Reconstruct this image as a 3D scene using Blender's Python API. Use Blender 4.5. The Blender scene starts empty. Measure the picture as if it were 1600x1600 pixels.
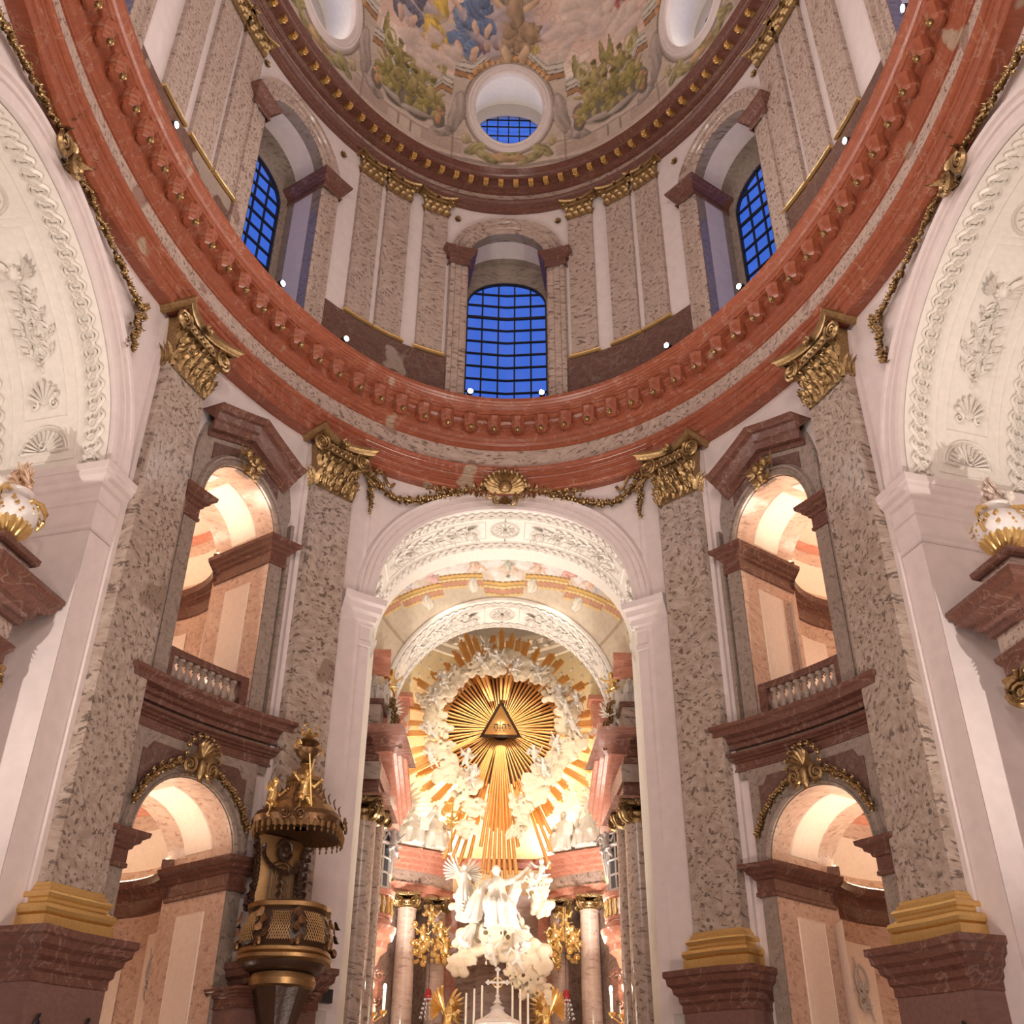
import bpy, math, random
import numpy as np
from math import pi, sin, cos, radians
rnd = random.Random(7)
S = bpy.context.scene
COL = S.collection

# ------------------------------------------------------------------ camera
PITCH, ROLL, YAW, FPX = 0.578, 0.0058, -0.0168, 1690.0
def cam_axes():
    ct, st = cos(PITCH), sin(PITCH)
    fw = np.array([0, ct, st]); up = np.array([0, -st, ct]); ri = np.array([1., 0, 0])
    cy, sy = cos(YAW), sin(YAW)
    R = np.array([[cy, -sy, 0], [sy, cy, 0], [0, 0, 1]])
    fw, up, ri = R @ fw, R @ up, R @ ri
    cr, sr = cos(ROLL), sin(ROLL)
    return cr*ri + sr*up, -sr*ri + cr*up, fw
from mathutils import Matrix, Vector
_r, _u, _f = cam_axes()
cd = bpy.data.cameras.new('camera'); cam = bpy.data.objects.new('camera', cd); COL.objects.link(cam)
cam.matrix_world = Matrix(((_r[0], _u[0], -_f[0], -0.30), (_r[1], _u[1], -_f[1], 0.0), (_r[2], _u[2], -_f[2], 1.6), (0, 0, 0, 1)))
cd.sensor_fit = 'HORIZONTAL'; cd.sensor_width = 36; cd.lens = 36*FPX/1600; cd.clip_end = 200
S.camera = cam
# ------------------------------------------------------------------ world, exposure
w = bpy.data.worlds.new('dusk'); S.world = w; w.use_nodes = True
bg = w.node_tree.nodes['Background']; bg.inputs[0].default_value = (0.055, 0.17, 0.78, 1); bg.inputs[1].default_value = 0.80
S.view_settings.view_transform = 'Standard'; S.view_settings.look = 'None'
S.view_settings.gamma = 1; S.view_settings.use_curve_mapping = False; S.view_settings.exposure = 0.22
# ------------------------------------------------------------------ oval plan: s = arc length from the chancel axis, off = outward
A, B, YC = 11.46775, 17.48675, 16.0995
_th = np.linspace(0, 2*pi, 7201)
_L = np.concatenate([[0], np.cumsum(np.hypot(np.diff(A*np.sin(_th)), np.diff(B*np.cos(_th))))])
PER = _L[-1]
def W0(p):
    """(s, z, off) -> world"""
    p = np.asarray(p, float); s = p[:, 0]; z = p[:, 1]; o = p[:, 2]
    an = np.interp(np.abs(s), _L, _th)*np.sign(s)
    nx, ny = np.sin(an)*B, np.cos(an)*A; l = np.hypot(nx, ny)
    return np.stack([A*np.sin(an) + o*nx/l, YC + B*np.cos(an) + o*ny/l, z], 1)
def Win(p):                     # (s, z, w) with w towards the room
    p = np.array(p, float); p[:, 2] *= -1; return W0(p)
def sag(s, z):
    return z - 0.07*np.clip(np.abs(s)-7, 0, 8)*np.clip((22-z)/2.5, 0, 1)
def Wb(p):                      # the same, heights warped down along s to fit the view, no real steps
    p = np.array(p, float); p[:, 1] = sag(p[:, 0], p[:, 1]); p[:, 2] *= -1; return W0(p)
def mirror(f, sx):
    def g(p):
        p = np.array(p, float); q = f(p); q[:, 0] *= sx; return q
    return g
def ident(p): return np.asarray(p, float)
def shift(f, du=0, dv=0, dw=0):
    def g(p):
        p = np.array(p, float); p[:, 0] += du; p[:, 1] += dv; p[:, 2] += dw; return f(p)
    return g
def at(f, u, v, w): return f(np.array([[u, v, w]], float))[0]

# ------------------------------------------------------------------ lights
def light(kind, name, loc, power, color, size=0.3, target=None, spot=None, parent=None, blend=0.6):
    d = bpy.data.lights.new(name, kind); d.energy = power; d.color = color
    if kind == 'AREA': d.shape = 'DISK'; d.size = size
    else: d.shadow_soft_size = size
    if kind == 'SPOT': d.spot_size = radians(spot); d.spot_blend = blend
    o = bpy.data.objects.new(name, d); COL.objects.link(o); o.location = loc
    if target is not None:
        o.rotation_euler = (Vector(target)-Vector(loc)).to_track_quat('-Z', 'Y').to_euler()
    return o
WARM = (1, .80, .66); NEUT = (1, .90, .82); COOL = (.86, .9, 1)
LP = .72
# general fill of the nave: unseen lamps added low and at the entrance wall
light('AREA', 'fill_entrance', (0, -0.6, 9.5), 650*LP, NEUT, 3.0, (0, 26, 16))
light('AREA', 'fill_entrance', (-3, 1.0, 22.5), 1300*LP, NEUT, 2.5, (0, 26, 32))
light('AREA', 'fill_entrance', (3, 1.0, 22.5), 1300*LP, NEUT, 2.5, (0, 26, 32))
light('AREA', 'fill_floor', (0, 15, 0.4), 1900*LP, (1, .82, .70), 4.0, (0, 15.2, 30))
for sx in (-1, 1):
    # side arches: uplights at the foot of the chapels
    light('SPOT', 'arch_uplight', (sx*14.3, 12.8, 2.0), 8500*LP, (1, .92, .82), 0.10, (sx*12.8, 19.5, 20.0), 100, blend=.7)
    # chancel: floods hidden behind the front arch
    light('SPOT', 'chancel_flood', (sx*2.3, 37.3, 24.0), 2100*LP, (1, .88, .72), 0.12, (sx*.4, 46.0, 17.6), 50)
    light('SPOT', 'chancel_uplight', (sx*2.6, 36.0, 1.0), 7000*LP, NEUT, .5, (-sx*0.6, 36.2, 25), 48)
    light('AREA', 'chancel_uplight', (sx*3.5, 42.6, 10.0), 600*LP, NEUT, .8, (0, 41.5, 26))
    light('POINT', 'apse_glow', (sx*1.9, 47.5, 18.6), 150*LP, (1, .88, .62), .15)  # added unseen points behind the sunburst, brightening the apse wall
    light('AREA', 'apse_fill', (sx*2.6, 47.6, 15.0), 320*LP, (1, .90, .70), .8, (sx*1.0, 47.9, 27))  # unseen fill added behind the sunburst for the upper apse
    light('AREA', 'altar_fill', (sx*2.6, 40.5, 3.5), 190*LP, (1, .86, .72), 1.0, (sx*3.0, 46.5, 11))  # unseen fill lamp added to brighten the altar columns

for _s in (-5.5, 5.5, -16.8, 16.8, -28.5, 28.5, -40, 40):   # unseen fill lamps added on the cornice ledge to brighten the dome
    _p = W0([[_s, 41.25, -1.18]])[0]; light('SPOT', 'dome_fill', tuple(_p), 900*LP, (1, .88, .78), .12, (-_p[0]*.75, YC-(_p[1]-YC)*.75, 50), 74, blend=1.0)
# ------------------------------------------------------------------ mesh builder
class M:
    def __init__(s, f=None): s.f = f or ident; s.V = []; s.F = {3: [], 4: []}; s.n = 0
    def add(s, v, faces, f=None):
        v = (f or s.f)(np.asarray(v, float))
        s.V.append(v)
        for q in faces:
            q = np.asarray(q, int)
            if q.size: s.F[q.shape[1]].append(q + s.n)
        s.n += len(v)
        return s
    def grid(s, P, closeu=False, closev=False, f=None):
        """P (nu, nv, 3)"""
        nu, nv = P.shape[:2]
        i = np.arange(nu if closeu else nu-1); j = np.arange(nv if closev else nv-1)
        I, J = np.meshgrid(i, j, indexing='ij'); I2 = (I+1) % nu; J2 = (J+1) % nv
        q = np.stack([I*nv+J, I2*nv+J, I2*nv+J2, I*nv+J2], -1).reshape(-1, 4)
        return s.add(P.reshape(-1, 3), [q], f)
    def box(s, c, d, n=1, f=None, taper=1.0):
        """centre, full size, n slices along u; taper scales the top (v+)"""
        u = np.linspace(-.5, .5, n+1)*d[0]
        ring = np.array([(-.5, -.5), (.5, -.5), (.5, .5), (-.5, .5)])
        P = np.zeros((n+1, 4, 3))
        for k, (a, b) in enumerate(ring):
            t = taper if a > 0 else 1
            P[:, k, 0] = c[0]+u*t; P[:, k, 1] = c[1]+a*d[1]; P[:, k, 2] = c[2]+b*d[2]*t
        s.grid(P, closev=True, f=f)
        s.add(P[0], [[[3, 2, 1, 0]]], f); s.add(P[-1], [[[0, 1, 2, 3]]], f)
        return s
    def tube(s, path, r, k=6, closed=False, f=None, flat=1.0, cap=True):
        p = np.asarray(path, float); n = len(p); r = np.broadcast_to(np.asarray(r, float), (n,))
        t = np.roll(p, -1, 0)-np.roll(p, 1, 0)
        if not closed: t[0] = p[1]-p[0]; t[-1] = p[-1]-p[-2]
        t /= np.maximum(np.linalg.norm(t, axis=1), 1e-9)[:, None]
        ref = np.array([0, 0, 1.]) if abs(t[:, 2]).mean() < .8 else np.array([1., 0, 0])
        a = np.cross(t, ref); a /= np.maximum(np.linalg.norm(a, axis=1), 1e-9)[:, None]
        b = np.cross(a, t)
        ang = np.arange(k)*2*pi/k
        P = p[:, None]+r[:, None, None]*(np.cos(ang)[None, :, None]*a[:, None]+flat*np.sin(ang)[None, :, None]*b[:, None])
        s.grid(P, closeu=closed, closev=True, f=f)
        if not closed and cap:
            for e in (0, -1):
                s.add(np.vstack([P[e], p[e][None]]), [[[i, (i+1) % k, k] for i in range(k)]], f)
        return s
    def ell(s, c, r, nu=10, nv=7, f=None, R=None):
        th = np.linspace(0, 2*pi, nu, endpoint=False); ph = np.linspace(-pi/2, pi/2, nv)
        P = np.stack([np.cos(ph)[None]*np.cos(th)[:, None], np.cos(ph)[None]*np.sin(th)[:, None], np.broadcast_to(np.sin(ph), (nu, nv))], -1)
        P = P*np.broadcast_to(np.asarray(r, float), (3,))
        if R is not None: P = P @ np.asarray(R).T
        return s.grid(P+np.asarray(c, float), closeu=True, f=f)
    def lathe(s, prof, c=(0, 0, 0), k=24, a0=0, a1=2*pi, f=None, axis=2, wob=None):
        """prof [(r, h)]; axis 2: h along third coordinate, axis 1: along second"""
        full = abs(a1-a0-2*pi) < 1e-6
        ang = np.linspace(a0, a1, k, endpoint=not full); pr = np.asarray(prof, float)
        rr = pr[None, :, 0]*np.ones((k, 1))
        if wob: rr = rr*(1+wob[0]*np.cos(wob[1]*ang))[:, None]
        X = rr*np.cos(ang)[:, None]; Y = rr*np.sin(ang)[:, None]; Z = np.broadcast_to(pr[:, 1], X.shape)
        P = np.stack([X, Y, Z], -1) if axis == 2 else np.stack([X, Z, Y], -1)
        return s.grid(P+np.asarray(c, float), closeu=full, f=f)
    def band(s, path, prof, closed=False, f=None, caps=True, closeprof=False):
        """sweep profile [(n, w)] along a (u, v) path, n to the left of travel"""
        p = np.asarray(path, float); n = len(p); pr = np.asarray(prof, float)
        d = np.diff(np.vstack([p, p[:1]]), axis=0); d /= np.maximum(np.linalg.norm(d, axis=1), 1e-9)[:, None]
        if not closed: d[-1] = d[-2]
        dp = np.roll(d, 1, 0)
        if not closed: dp[0] = d[0]
        nn = np.stack([-d[:, 1], d[:, 0]], 1); npv = np.stack([-dp[:, 1], dp[:, 0]], 1)
        m = nn+npv; m /= np.maximum(np.linalg.norm(m, axis=1), 1e-9)[:, None]
        m /= np.maximum((m*nn).sum(1), .35)[:, None]
        P = np.zeros((n, len(pr), 3))
        P[:, :, :2] = p[:, None]+m[:, None]*pr[None, :, :1]; P[:, :, 2] = pr[None, :, 1]
        s.grid(P, closeu=closed, closev=closeprof, f=f)
        if caps and not closed:
            for e in (0, -1):
                c = P[e].mean(0)
                s.add(np.vstack([P[e], c[None]]), [[[i, i+1, len(pr)] for i in range(len(pr)-1)]], f)
        return s
    def slab(s, us, lo, hi, w0, w1, f=None):
        """column slices between lo(u) and hi(u); front at w1, edges back to w0"""
        us = np.asarray(us, float)
        l = np.array([lo(u) if callable(lo) else lo for u in us], float); h = np.array([hi(u) if callable(hi) else hi for u in us], float)
        nz = 6 if (f or s.f) is Wb else 2
        P = np.zeros((len(us), 2, 3)); P[:, 0, 0] = P[:, 1, 0] = us; P[:, 0, 1] = l; P[:, 1, 1] = h; P[:, :, 2] = w1
        rows = np.linspace(0, 1, nz)
        G = P[:, :1]*(1-rows)[None, :, None]+P[:, 1:]*rows[None, :, None]
        s.grid(G, f=f)
        for k in (0, 1):
            Q = np.stack([P[:, k], P[:, k]], 1).copy(); Q[:, 1, 2] = w0; s.grid(Q, f=f)
        for e in (0, -1):
            Q = np.stack([G[e], G[e]], 1).copy(); Q[:, 1, 2] = w0; s.grid(Q, f=f)
        return s
    def leaf(s, b, d, o, L, wd, curl=.5, n=5, f=None, th=.0):
        """leaf from b along d, out direction o, curling outwards at its tip"""
        b = np.asarray(b, float); d = np.asarray(d, float); d /= np.linalg.norm(d); o = np.asarray(o, float); o = o-d*(o@d); o /= max(np.linalg.norm(o), 1e-9)
        x = np.cross(d, o); t = np.linspace(0, 1, n)
        wv = wd*np.sin(np.clip(t*.86+.14, 0, 1)*pi)**.7*(1+.18*np.sin(t*17))
        c = b+d[None]*(L*(t-curl*.45*t**3))[:, None]+o[None]*(L*(.10*t+curl*.55*t**3))[:, None]
        P = np.stack([c-x*wv[:, None]*.5-o*.06*L, c+o*.05*L, c+x*wv[:, None]*.5-o*.06*L], 1)
        s.grid(P, f=f); return s
    def flower(s, c, r, o=(0, 0, 1), n=6, f=None):
        c = np.asarray(c, float); o = np.asarray(o, float); o /= np.linalg.norm(o)
        a = np.cross(o, [0, 0, 1.]) if abs(o[2]) < .8 else np.cross(o, [1., 0, 0]); a /= np.linalg.norm(a); b = np.cross(o, a)
        s.ell(c+o*r*.3, r*.33, 6, 5, f=f)
        for i in range(n):
            t = 2*pi*i/n; dd = cos(t)*a+sin(t)*b
            s.leaf(c, dd, o, r, r*.75, .7, 4, f=f)
        return s
    def volute(s, c, r, a=(1, 0, 0), b=(0, 1, 0), turns=2.2, tr=.16, sgn=1, f=None, n=34):
        c = np.asarray(c, float); a = np.asarray(a, float); b = np.asarray(b, float)
        t = np.linspace(0, 1, n); R_ = r*(1-.82*t); an = pi/2+sgn*t*turns*2*pi
        p = c+a[None]*(R_*np.cos(an))[:, None]+b[None]*(R_*np.sin(an))[:, None]
        s.tube(p, r*tr*(1-.55*t), 5, f=f); s.ell(c, r*.2, 6, 5, f=f); return s
    def scroll(s, p, r, f=None):            # small C-scroll leafwork lump
        return s
    def build(s, name, mat, parent=None, smooth=35, loc=None, keep=False):
        me = bpy.data.meshes.new(name)
        V = np.vstack(s.V); org = np.zeros(3)
        if parent is not None: org = np.array(parent.get('_org', (0, 0, 0)), float)
        if loc is not None: org = org*0+np.asarray(loc, float)
        V = V-org
        q4 = np.vstack(s.F[4]) if s.F[4] else np.zeros((0, 4), int); q3 = np.vstack(s.F[3]) if s.F[3] else np.zeros((0, 3), int)
        me.vertices.add(len(V)); me.vertices.foreach_set('co', V.astype(np.float32).ravel())
        nl = q4.size+q3.size; me.loops.add(nl); me.loops.foreach_set('vertex_index', np.concatenate([q4.ravel(), q3.ravel()]).astype(np.int32))
        me.polygons.add(len(q4)+len(q3))
        st = np.concatenate([np.arange(len(q4))*4, len(q4)*4+np.arange(len(q3))*3]).astype(np.int32)
        me.polygons.foreach_set('loop_start', st); me.update(calc_edges=True); me.validate()
        if smooth:
            me.polygons.foreach_set('use_smooth', np.ones(len(me.polygons), bool)); me.set_sharp_from_angle(angle=radians(smooth))
        me.materials.append(mat)
        if keep: return me
        o = bpy.data.objects.new(name, me); COL.objects.link(o)
        o['_org'] = [float(x) for x in org]
        if parent is not None: o.parent = parent
        if loc is not None or (parent is None and org.any()): o.location = org
        return o
def inst(name, me, parent=None, loc=(0, 0, 0), rot=(0, 0, 0), scale=(1, 1, 1), mat=None):
    o = bpy.data.objects.new(name, me); COL.objects.link(o); o.parent = parent
    lo = np.array(loc, float)
    if parent is not None: lo = lo-np.array(parent.get('_org', (0, 0, 0)), float)
    o.location = lo; o.rotation_euler = rot; o.scale = scale if hasattr(scale, '__len__') else (scale,)*3
    return o
ORG = []
def thing(name, label, cat, loc=(0, 0, 0), group=None, kind=None):
    o = bpy.data.objects.new(name, None); COL.objects.link(o); o.location = loc; o['_org'] = [float(x) for x in loc]; ORG.append(o)
    o['label'] = label
    if kind: o['kind'] = kind
    else: o['category'] = cat
    if group: o['group'] = group
    return o
def tag(o, label, cat, group=None):
    o['label'] = label; o['category'] = cat
    if group: o['group'] = group
    return o
def struct(o, label=None):
    o['kind'] = 'structure'
    if label: o['label'] = label
    return o
def setting(name, label): return thing(name, label, None, kind='structure')
def facing(p, sx_flip=1):
    """rotation about z so that local +y looks into the nave from the wall point p"""
    n = np.array([p[0]/A**2, (p[1]-YC)/B**2]); return math.atan2(-n[1], -n[0])-pi/2

# ------------------------------------------------------------------ materials
def mat(name, col, rough=.5, metal=0, bump=0, bscale=8, emit=None, coat=0, spec=.5):
    m = bpy.data.materials.new(name); m.use_nodes = True; nt = m.node_tree; b = nt.nodes['Principled BSDF']
    b.inputs['Base Color'].default_value = (*col, 1); b.inputs['Roughness'].default_value = rough; b.inputs['Metallic'].default_value = metal
    b.inputs['Specular IOR Level'].default_value = spec
    if coat: b.inputs['Coat Weight'].default_value = coat
    if emit: b.inputs['Emission Color'].default_value = (*emit[:3], 1); b.inputs['Emission Strength'].default_value = emit[3]
    tc = nt.nodes.new('ShaderNodeTexCoord')
    nz = nt.nodes.new('ShaderNodeTexNoise'); nz.inputs['Scale'].default_value = bscale; nz.inputs['Detail'].default_value = 4
    nt.links.new(tc.outputs['Object'], nz.inputs['Vector'])
    if bump:
        bp = nt.nodes.new('ShaderNodeBump'); bp.inputs['Strength'].default_value = bump; bp.inputs['Distance'].default_value = .03
        nt.links.new(nz.outputs[0], bp.inputs['Height']); nt.links.new(bp.outputs[0], b.inputs['Normal'])
    mx = nt.nodes.new('ShaderNodeMix'); mx.data_type = 'RGBA'; mx.inputs[6].default_value = (*[c*.86 for c in col], 1); mx.inputs[7].default_value = (*[min(1, c*1.08) for c in col], 1)
    nt.links.new(nz.outputs[0], mx.inputs[0]); nt.links.new(mx.outputs[2], b.inputs['Base Color'])
    return m
def marble(name, base, mid, dark, scale=1.0, fleck=.5, rough=.22, patch=None, patchamt=.5, tilt=(.5, .3, .6), vein=None):
    m = bpy.data.materials.new(name); m.use_nodes = True; nt = m.node_tree; b = nt.nodes['Principled BSDF']; L = nt.links.new
    b.inputs['Roughness'].default_value = rough
    N = nt.nodes.new
    tc = N('ShaderNodeTexCoord')
    lo = N('ShaderNodeTexNoise'); lo.inputs['Scale'].default_value = .38; lo.inputs['Detail'].default_value = 2; L(tc.outputs['Object'], lo.inputs['Vector'])
    ad = N('ShaderNodeVectorMath'); ad.operation = 'MULTIPLY_ADD'; L(lo.outputs['Color'], ad.inputs[0]); ad.inputs[1].default_value = (1.3, 1.3, 1.3); L(tc.outputs['Object'], ad.inputs[2])
    mp = N('ShaderNodeMapping'); mp.inputs['Rotation'].default_value = tilt; mp.inputs['Scale'].default_value = (scale*1.25, scale*6.4, scale*5.8); L(ad.outputs[0], mp.inputs['Vector'])
    n1 = N('ShaderNodeTexNoise'); n1.inputs['Scale'].default_value = 1.0; n1.inputs['Detail'].default_value = 6; n1.inputs['Roughness'].default_value = .6; L(mp.outputs[0], n1.inputs['Vector'])
    n2 = N('ShaderNodeTexNoise'); n2.inputs['Scale'].default_value = 1.45; n2.inputs['Detail'].default_value = 6; n2.inputs['Roughness'].default_value = .62; n2.inputs['Distortion'].default_value = .15; L(mp.outputs[0], n2.inputs['Vector'])
    r1 = N('ShaderNodeValToRGB'); r1.color_ramp.elements[0].position = .36; r1.color_ramp.elements[1].position = .64
    r1.color_ramp.elements[0].color = (*mid, 1); r1.color_ramp.elements[1].color = (*base, 1); L(n1.outputs[0], r1.inputs[0])
    r2 = N('ShaderNodeValToRGB'); p0 = .61-.08*fleck
    r2.color_ramp.elements[0].position = p0; r2.color_ramp.elements[1].position = p0+.06; L(n2.outputs[0], r2.inputs[0])
    r2.color_ramp.elements[0].color = (0, 0, 0, 1); r2.color_ramp.elements[1].color = (fleck, fleck, fleck, 1)
    last = r1.outputs[0]
    if patch:
        n3 = N('ShaderNodeTexNoise'); n3.inputs['Scale'].default_value = .55; n3.inputs['Detail'].default_value = 2; L(tc.outputs['Object'], n3.inputs['Vector'])
        r3 = N('ShaderNodeValToRGB'); r3.color_ramp.elements[0].position = .74-.2*patchamt; r3.color_ramp.elements[1].position = .76-.2*patchamt; L(n3.outputs[0], r3.inputs[0])
        mx = N('ShaderNodeMix'); mx.data_type = 'RGBA'; L(r3.outputs[0], mx.inputs[0]); L(last, mx.inputs[6]); mx.inputs[7].default_value = (*patch, 1); last = mx.outputs[2]
    mx = N('ShaderNodeMix'); mx.data_type = 'RGBA'; L(r2.outputs[0], mx.inputs[0]); L(last, mx.inputs[6]); mx.inputs[7].default_value = (*dark, 1); last = mx.outputs[2]
    if vein:
        n4 = N('ShaderNodeTexNoise'); n4.inputs['Scale'].default_value = .9; n4.inputs['Detail'].default_value = 5; n4.inputs['Distortion'].default_value = 1.2; L(tc.outputs['Object'], n4.inputs['Vector'])
        r4 = N('ShaderNodeValToRGB'); e = r4.color_ramp.elements; e[0].position = .485; e[1].position = .5; e[0].color = (0, 0, 0, 1); e[1].color = (.55, .55, .55, 1); x = e.new(.515); x.color = (0, 0, 0, 1); e[1].color = (.3, .3, .3, 1); L(n4.outputs[0], r4.inputs[0])
        mx = N('ShaderNodeMix'); mx.data_type = 'RGBA'; L(r4.outputs[0], mx.inputs[0]); L(last, mx.inputs[6]); mx.inputs[7].default_value = (*vein, 1); last = mx.outputs[2]
    L(last, b.inputs['Base Color'])
    return m
def gold(name, c1, c2, rough=.34, bump=.35):
    m = mat(name, c1, rough, .85, bump, 14); nt = m.node_tree
    for n in nt.nodes:
        if n.type == 'MIX': n.inputs[6].default_value = (*c2, 1); n.inputs[7].default_value = (*c1, 1)  # darker noise tone puts the shade of carved recesses into the colour
    return m
PL = mat('white_plaster', (.66, .57, .55), .75, bump=.05, bscale=3)
STUCCO = mat('bright_stucco', (.75, .70, .64), .7, bump=.06, bscale=6)
GREY = marble('grey_marble', (.43, .345, .29), (.30, .225, .18), (.095, .067, .052), .85, .85, patch=(.25, .18, .14), patchamt=.34, tilt=(0, 1.0, .3))
GREYB = marble('grey_bay_marble', (.31, .245, .205), (.245, .19, .155), (.10, .075, .06), 1.0, .6, tilt=(0, 1.15, .2))
PALE = marble('pale_marble', (.46, .355, .30), (.36, .27, .225), (.12, .08, .065), 1.0, .8, patch=(.27, .17, .14), patchamt=.44, tilt=(0, .95, .5))
RED = marble('red_marble', (.29, .082, .040), (.23, .062, .032), (.14, .042, .025), 1.4, .4, rough=.3, patch=(.33, .235, .165), patchamt=.30, vein=(.55, .38, .28))
BROWN = marble('brown_red_marble', (.155, .066, .047), (.115, .048, .035), (.06, .028, .022), 1.4, .45, vein=(.42, .30, .24))
DBROWN = marble('dark_brown_marble', (.15, .058, .040), (.11, .042, .03), (.05, .022, .016), 1.4, .5, vein=(.3, .18, .12))
DARKM = marble('dark_marble', (.15, .078, .062), (.105, .055, .045), (.055, .034, .03), 1.2, .5, patch=(.30, .23, .19), patchamt=.35, vein=(.3, .24, .2))
SOCLE = marble('plum_marble', (.19, .10, .085), (.155, .082, .068), (.13, .075, .065), 1.6, .4)
PINK = marble('pink_marble', (.62, .44, .34), (.52, .35, .27), (.27, .15, .11), 1.1, .62, tilt=(.2, .7, .4))
COLM = marble('column_marble', (.60, .46, .38), (.50, .36, .29), (.26, .16, .12), .9, .55, rough=.16, tilt=(.1, .3, .2))
ALTM = marble('altar_marble', (.36, .25, .20), (.26, .17, .135), (.15, .09, .07), .8, .7)
REDL = marble('light_red_marble', (.60, .27, .19), (.50, .20, .135), (.34, .13, .09), 1.3, .35, patch=(.62, .48, .38), patchamt=.35, vein=(.75, .6, .5))
GOLD = gold('aged_gold', (.58, .39, .18), (.10, .06, .028))
GOLDB = gold('bright_gold', (.84, .60, .26), (.62, .40, .14), .3, .12)
GOLDR = gold('ray_gold', (.98, .60, .24), (.80, .42, .13), .38, .08)
DGOLD = gold('dark_gold', (.30, .17, .08), (.07, .035, .02), .38)
WOOD = mat('dark_walnut', (.05, .024, .014), .35, bump=.3, bscale=10)
INLAY = gold('gilt_wood', (.46, .29, .13), (.28, .165, .07), .4, .1)
STONE = mat('white_stucco_figure', (.74, .68, .60), .6, bump=.1, bscale=9)
GSTONE = mat('grey_stone_figure', (.50, .45, .42), .6, bump=.1, bscale=9)
CLOUD = mat('cloud_stucco', (.80, .68, .50), .75, bump=.2, bscale=4)
IRON = mat('black_iron', (.012, .012, .015), .5)
BLACK = mat('black_plastic', (.012, .011, .011), .4)
WHITE = mat('white_porcelain', (.78, .73, .70), .3)
CREAM = mat('cream_panel', (.80, .66, .55), .7)
LAMP = mat('lamp_glass', (1, 1, 1), .3, emit=(.85, .92, 1, 60))
FLAME = mat('bulb_glass', (1, 1, 1), .3, emit=(1, .9, .72, 60))
STRIP = mat('light_strip', (1, 1, 1), .5, emit=(1, .72, .42, 7))
CAND = mat('candle_wax', (.85, .78, .66), .5)
CRYS = mat('crystal', (.8, .8, .8), .08, .3)
FLOORM = marble('floor_stone', (.35, .28, .25), (.28, .2, .18), (.2, .12, .1), .6, .3)
REDG = mat('red_glass', (.35, .02, .02), .2)
def glassmat():
    m = bpy.data.materials.new('window_glass'); m.use_nodes = True; nt = m.node_tree; nt.nodes.clear(); N = nt.nodes.new
    o = N('ShaderNodeOutputMaterial'); t = N('ShaderNodeBsdfTransparent'); g = N('ShaderNodeBsdfGlossy'); g.inputs['Roughness'].default_value = .08
    mx = N('ShaderNodeMixShader'); mx.inputs[0].default_value = .06
    tc = N('ShaderNodeTexCoord'); nz = N('ShaderNodeTexNoise'); nz.inputs['Scale'].default_value = .5
    rp = N('ShaderNodeValToRGB'); rp.color_ramp.elements[0].color = (.80, .82, .85, 1); rp.color_ramp.elements[1].color = (1, 1, 1, 1)
    nt.links.new(tc.outputs['Object'], nz.inputs[0]); nt.links.new(nz.outputs[0], rp.inputs[0]); nt.links.new(rp.outputs[0], t.inputs[0])
    nt.links.new(t.outputs[0], mx.inputs[1]); nt.links.new(g.outputs[0], mx.inputs[2]); nt.links.new(mx.outputs[0], o.inputs[0]); return m
GLASS = glassmat()
DGLASS = mat('dark_glass', (.06, .07, .09), .1)
def paintmat(name):
    m = mat(name, (.5, .5, .5), .8, bump=.08, bscale=5); nt = m.node_tree
    a = nt.nodes.new('ShaderNodeAttribute'); a.attribute_name = 'Paint'
    nz = [n for n in nt.nodes if n.type == 'TEX_NOISE'][0]; mx = [n for n in nt.nodes if n.type == 'MIX'][0]
    mx.blend_type = 'MULTIPLY'; nt.links.new(a.outputs['Color'], mx.inputs[6])
    rp = nt.nodes.new('ShaderNodeValToRGB'); rp.color_ramp.elements[0].color = (.88, .87, .86, 1); rp.color_ramp.elements[1].color = (1, 1, 1, 1)
    rp.color_ramp.elements[0].position = .3; rp.color_ramp.elements[1].position = .6
    nt.links.new(nz.outputs[0], rp.inputs[0]); nt.links.new(rp.outputs[0], mx.inputs[7]); mx.inputs[0].default_value = 1
    for l in list(nt.links):
        if l.to_node == mx and l.to_socket == mx.inputs[0]: nt.links.remove(l)
    nt.links.new(mx.outputs[2], nt.nodes['Principled BSDF'].inputs['Base Color']); return m
FRESCO = paintmat('fresco_paint')
#PART2
# ------------------------------------------------------------------ architecture helpers
def plan(f):                    # path in (s, w), profile in (n, z)
    return lambda p: f(np.stack([p[:, 0], p[:, 2], p[:, 1]], 1))
def arc(c, zs, r, n=28, a0=pi, a1=0.0):
    a = np.linspace(a0, a1, n); return np.stack([c+r*np.cos(a), zs+r*np.sin(a)], 1)
def archpath(c, zs, r, z0, n=28):
    return np.vstack([[[c-r, z0]], arc(c, zs, r, n), [[c+r, z0]]])
def arcmap(f, c, zs, r):
    """(t, d, w): t along the soffit from the near spring, d depth, w off the soffit"""
    def g(p):
        p = np.asarray(p, float); t, d, w = p[:, 0], p[:, 1], p[:, 2]
        tc = np.clip(t, 0, pi*r); a = tc/r; rr = r-w
        u = c-rr*np.cos(a); v = zs+rr*np.sin(a)+np.minimum(t, 0)-np.maximum(t-pi*r, 0)
        return f(np.stack([u, v, -d], 1))
    return g
def line(*pts, n=12):
    o = []
    for a, b in zip(pts[:-1], pts[1:]):
        for t in np.linspace(0, 1, n, endpoint=False): o.append([a[0]+(b[0]-a[0])*t, a[1]+(b[1]-a[1])*t])
    o.append(list(pts[-1])); return np.array(o)
def archfn(c, zs, r): return lambda u: zs+math.sqrt(max(r*r-(u-c)**2, 0))
def cosp(c, r, n=24): return c-r*np.cos(np.linspace(0, pi, n))
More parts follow.
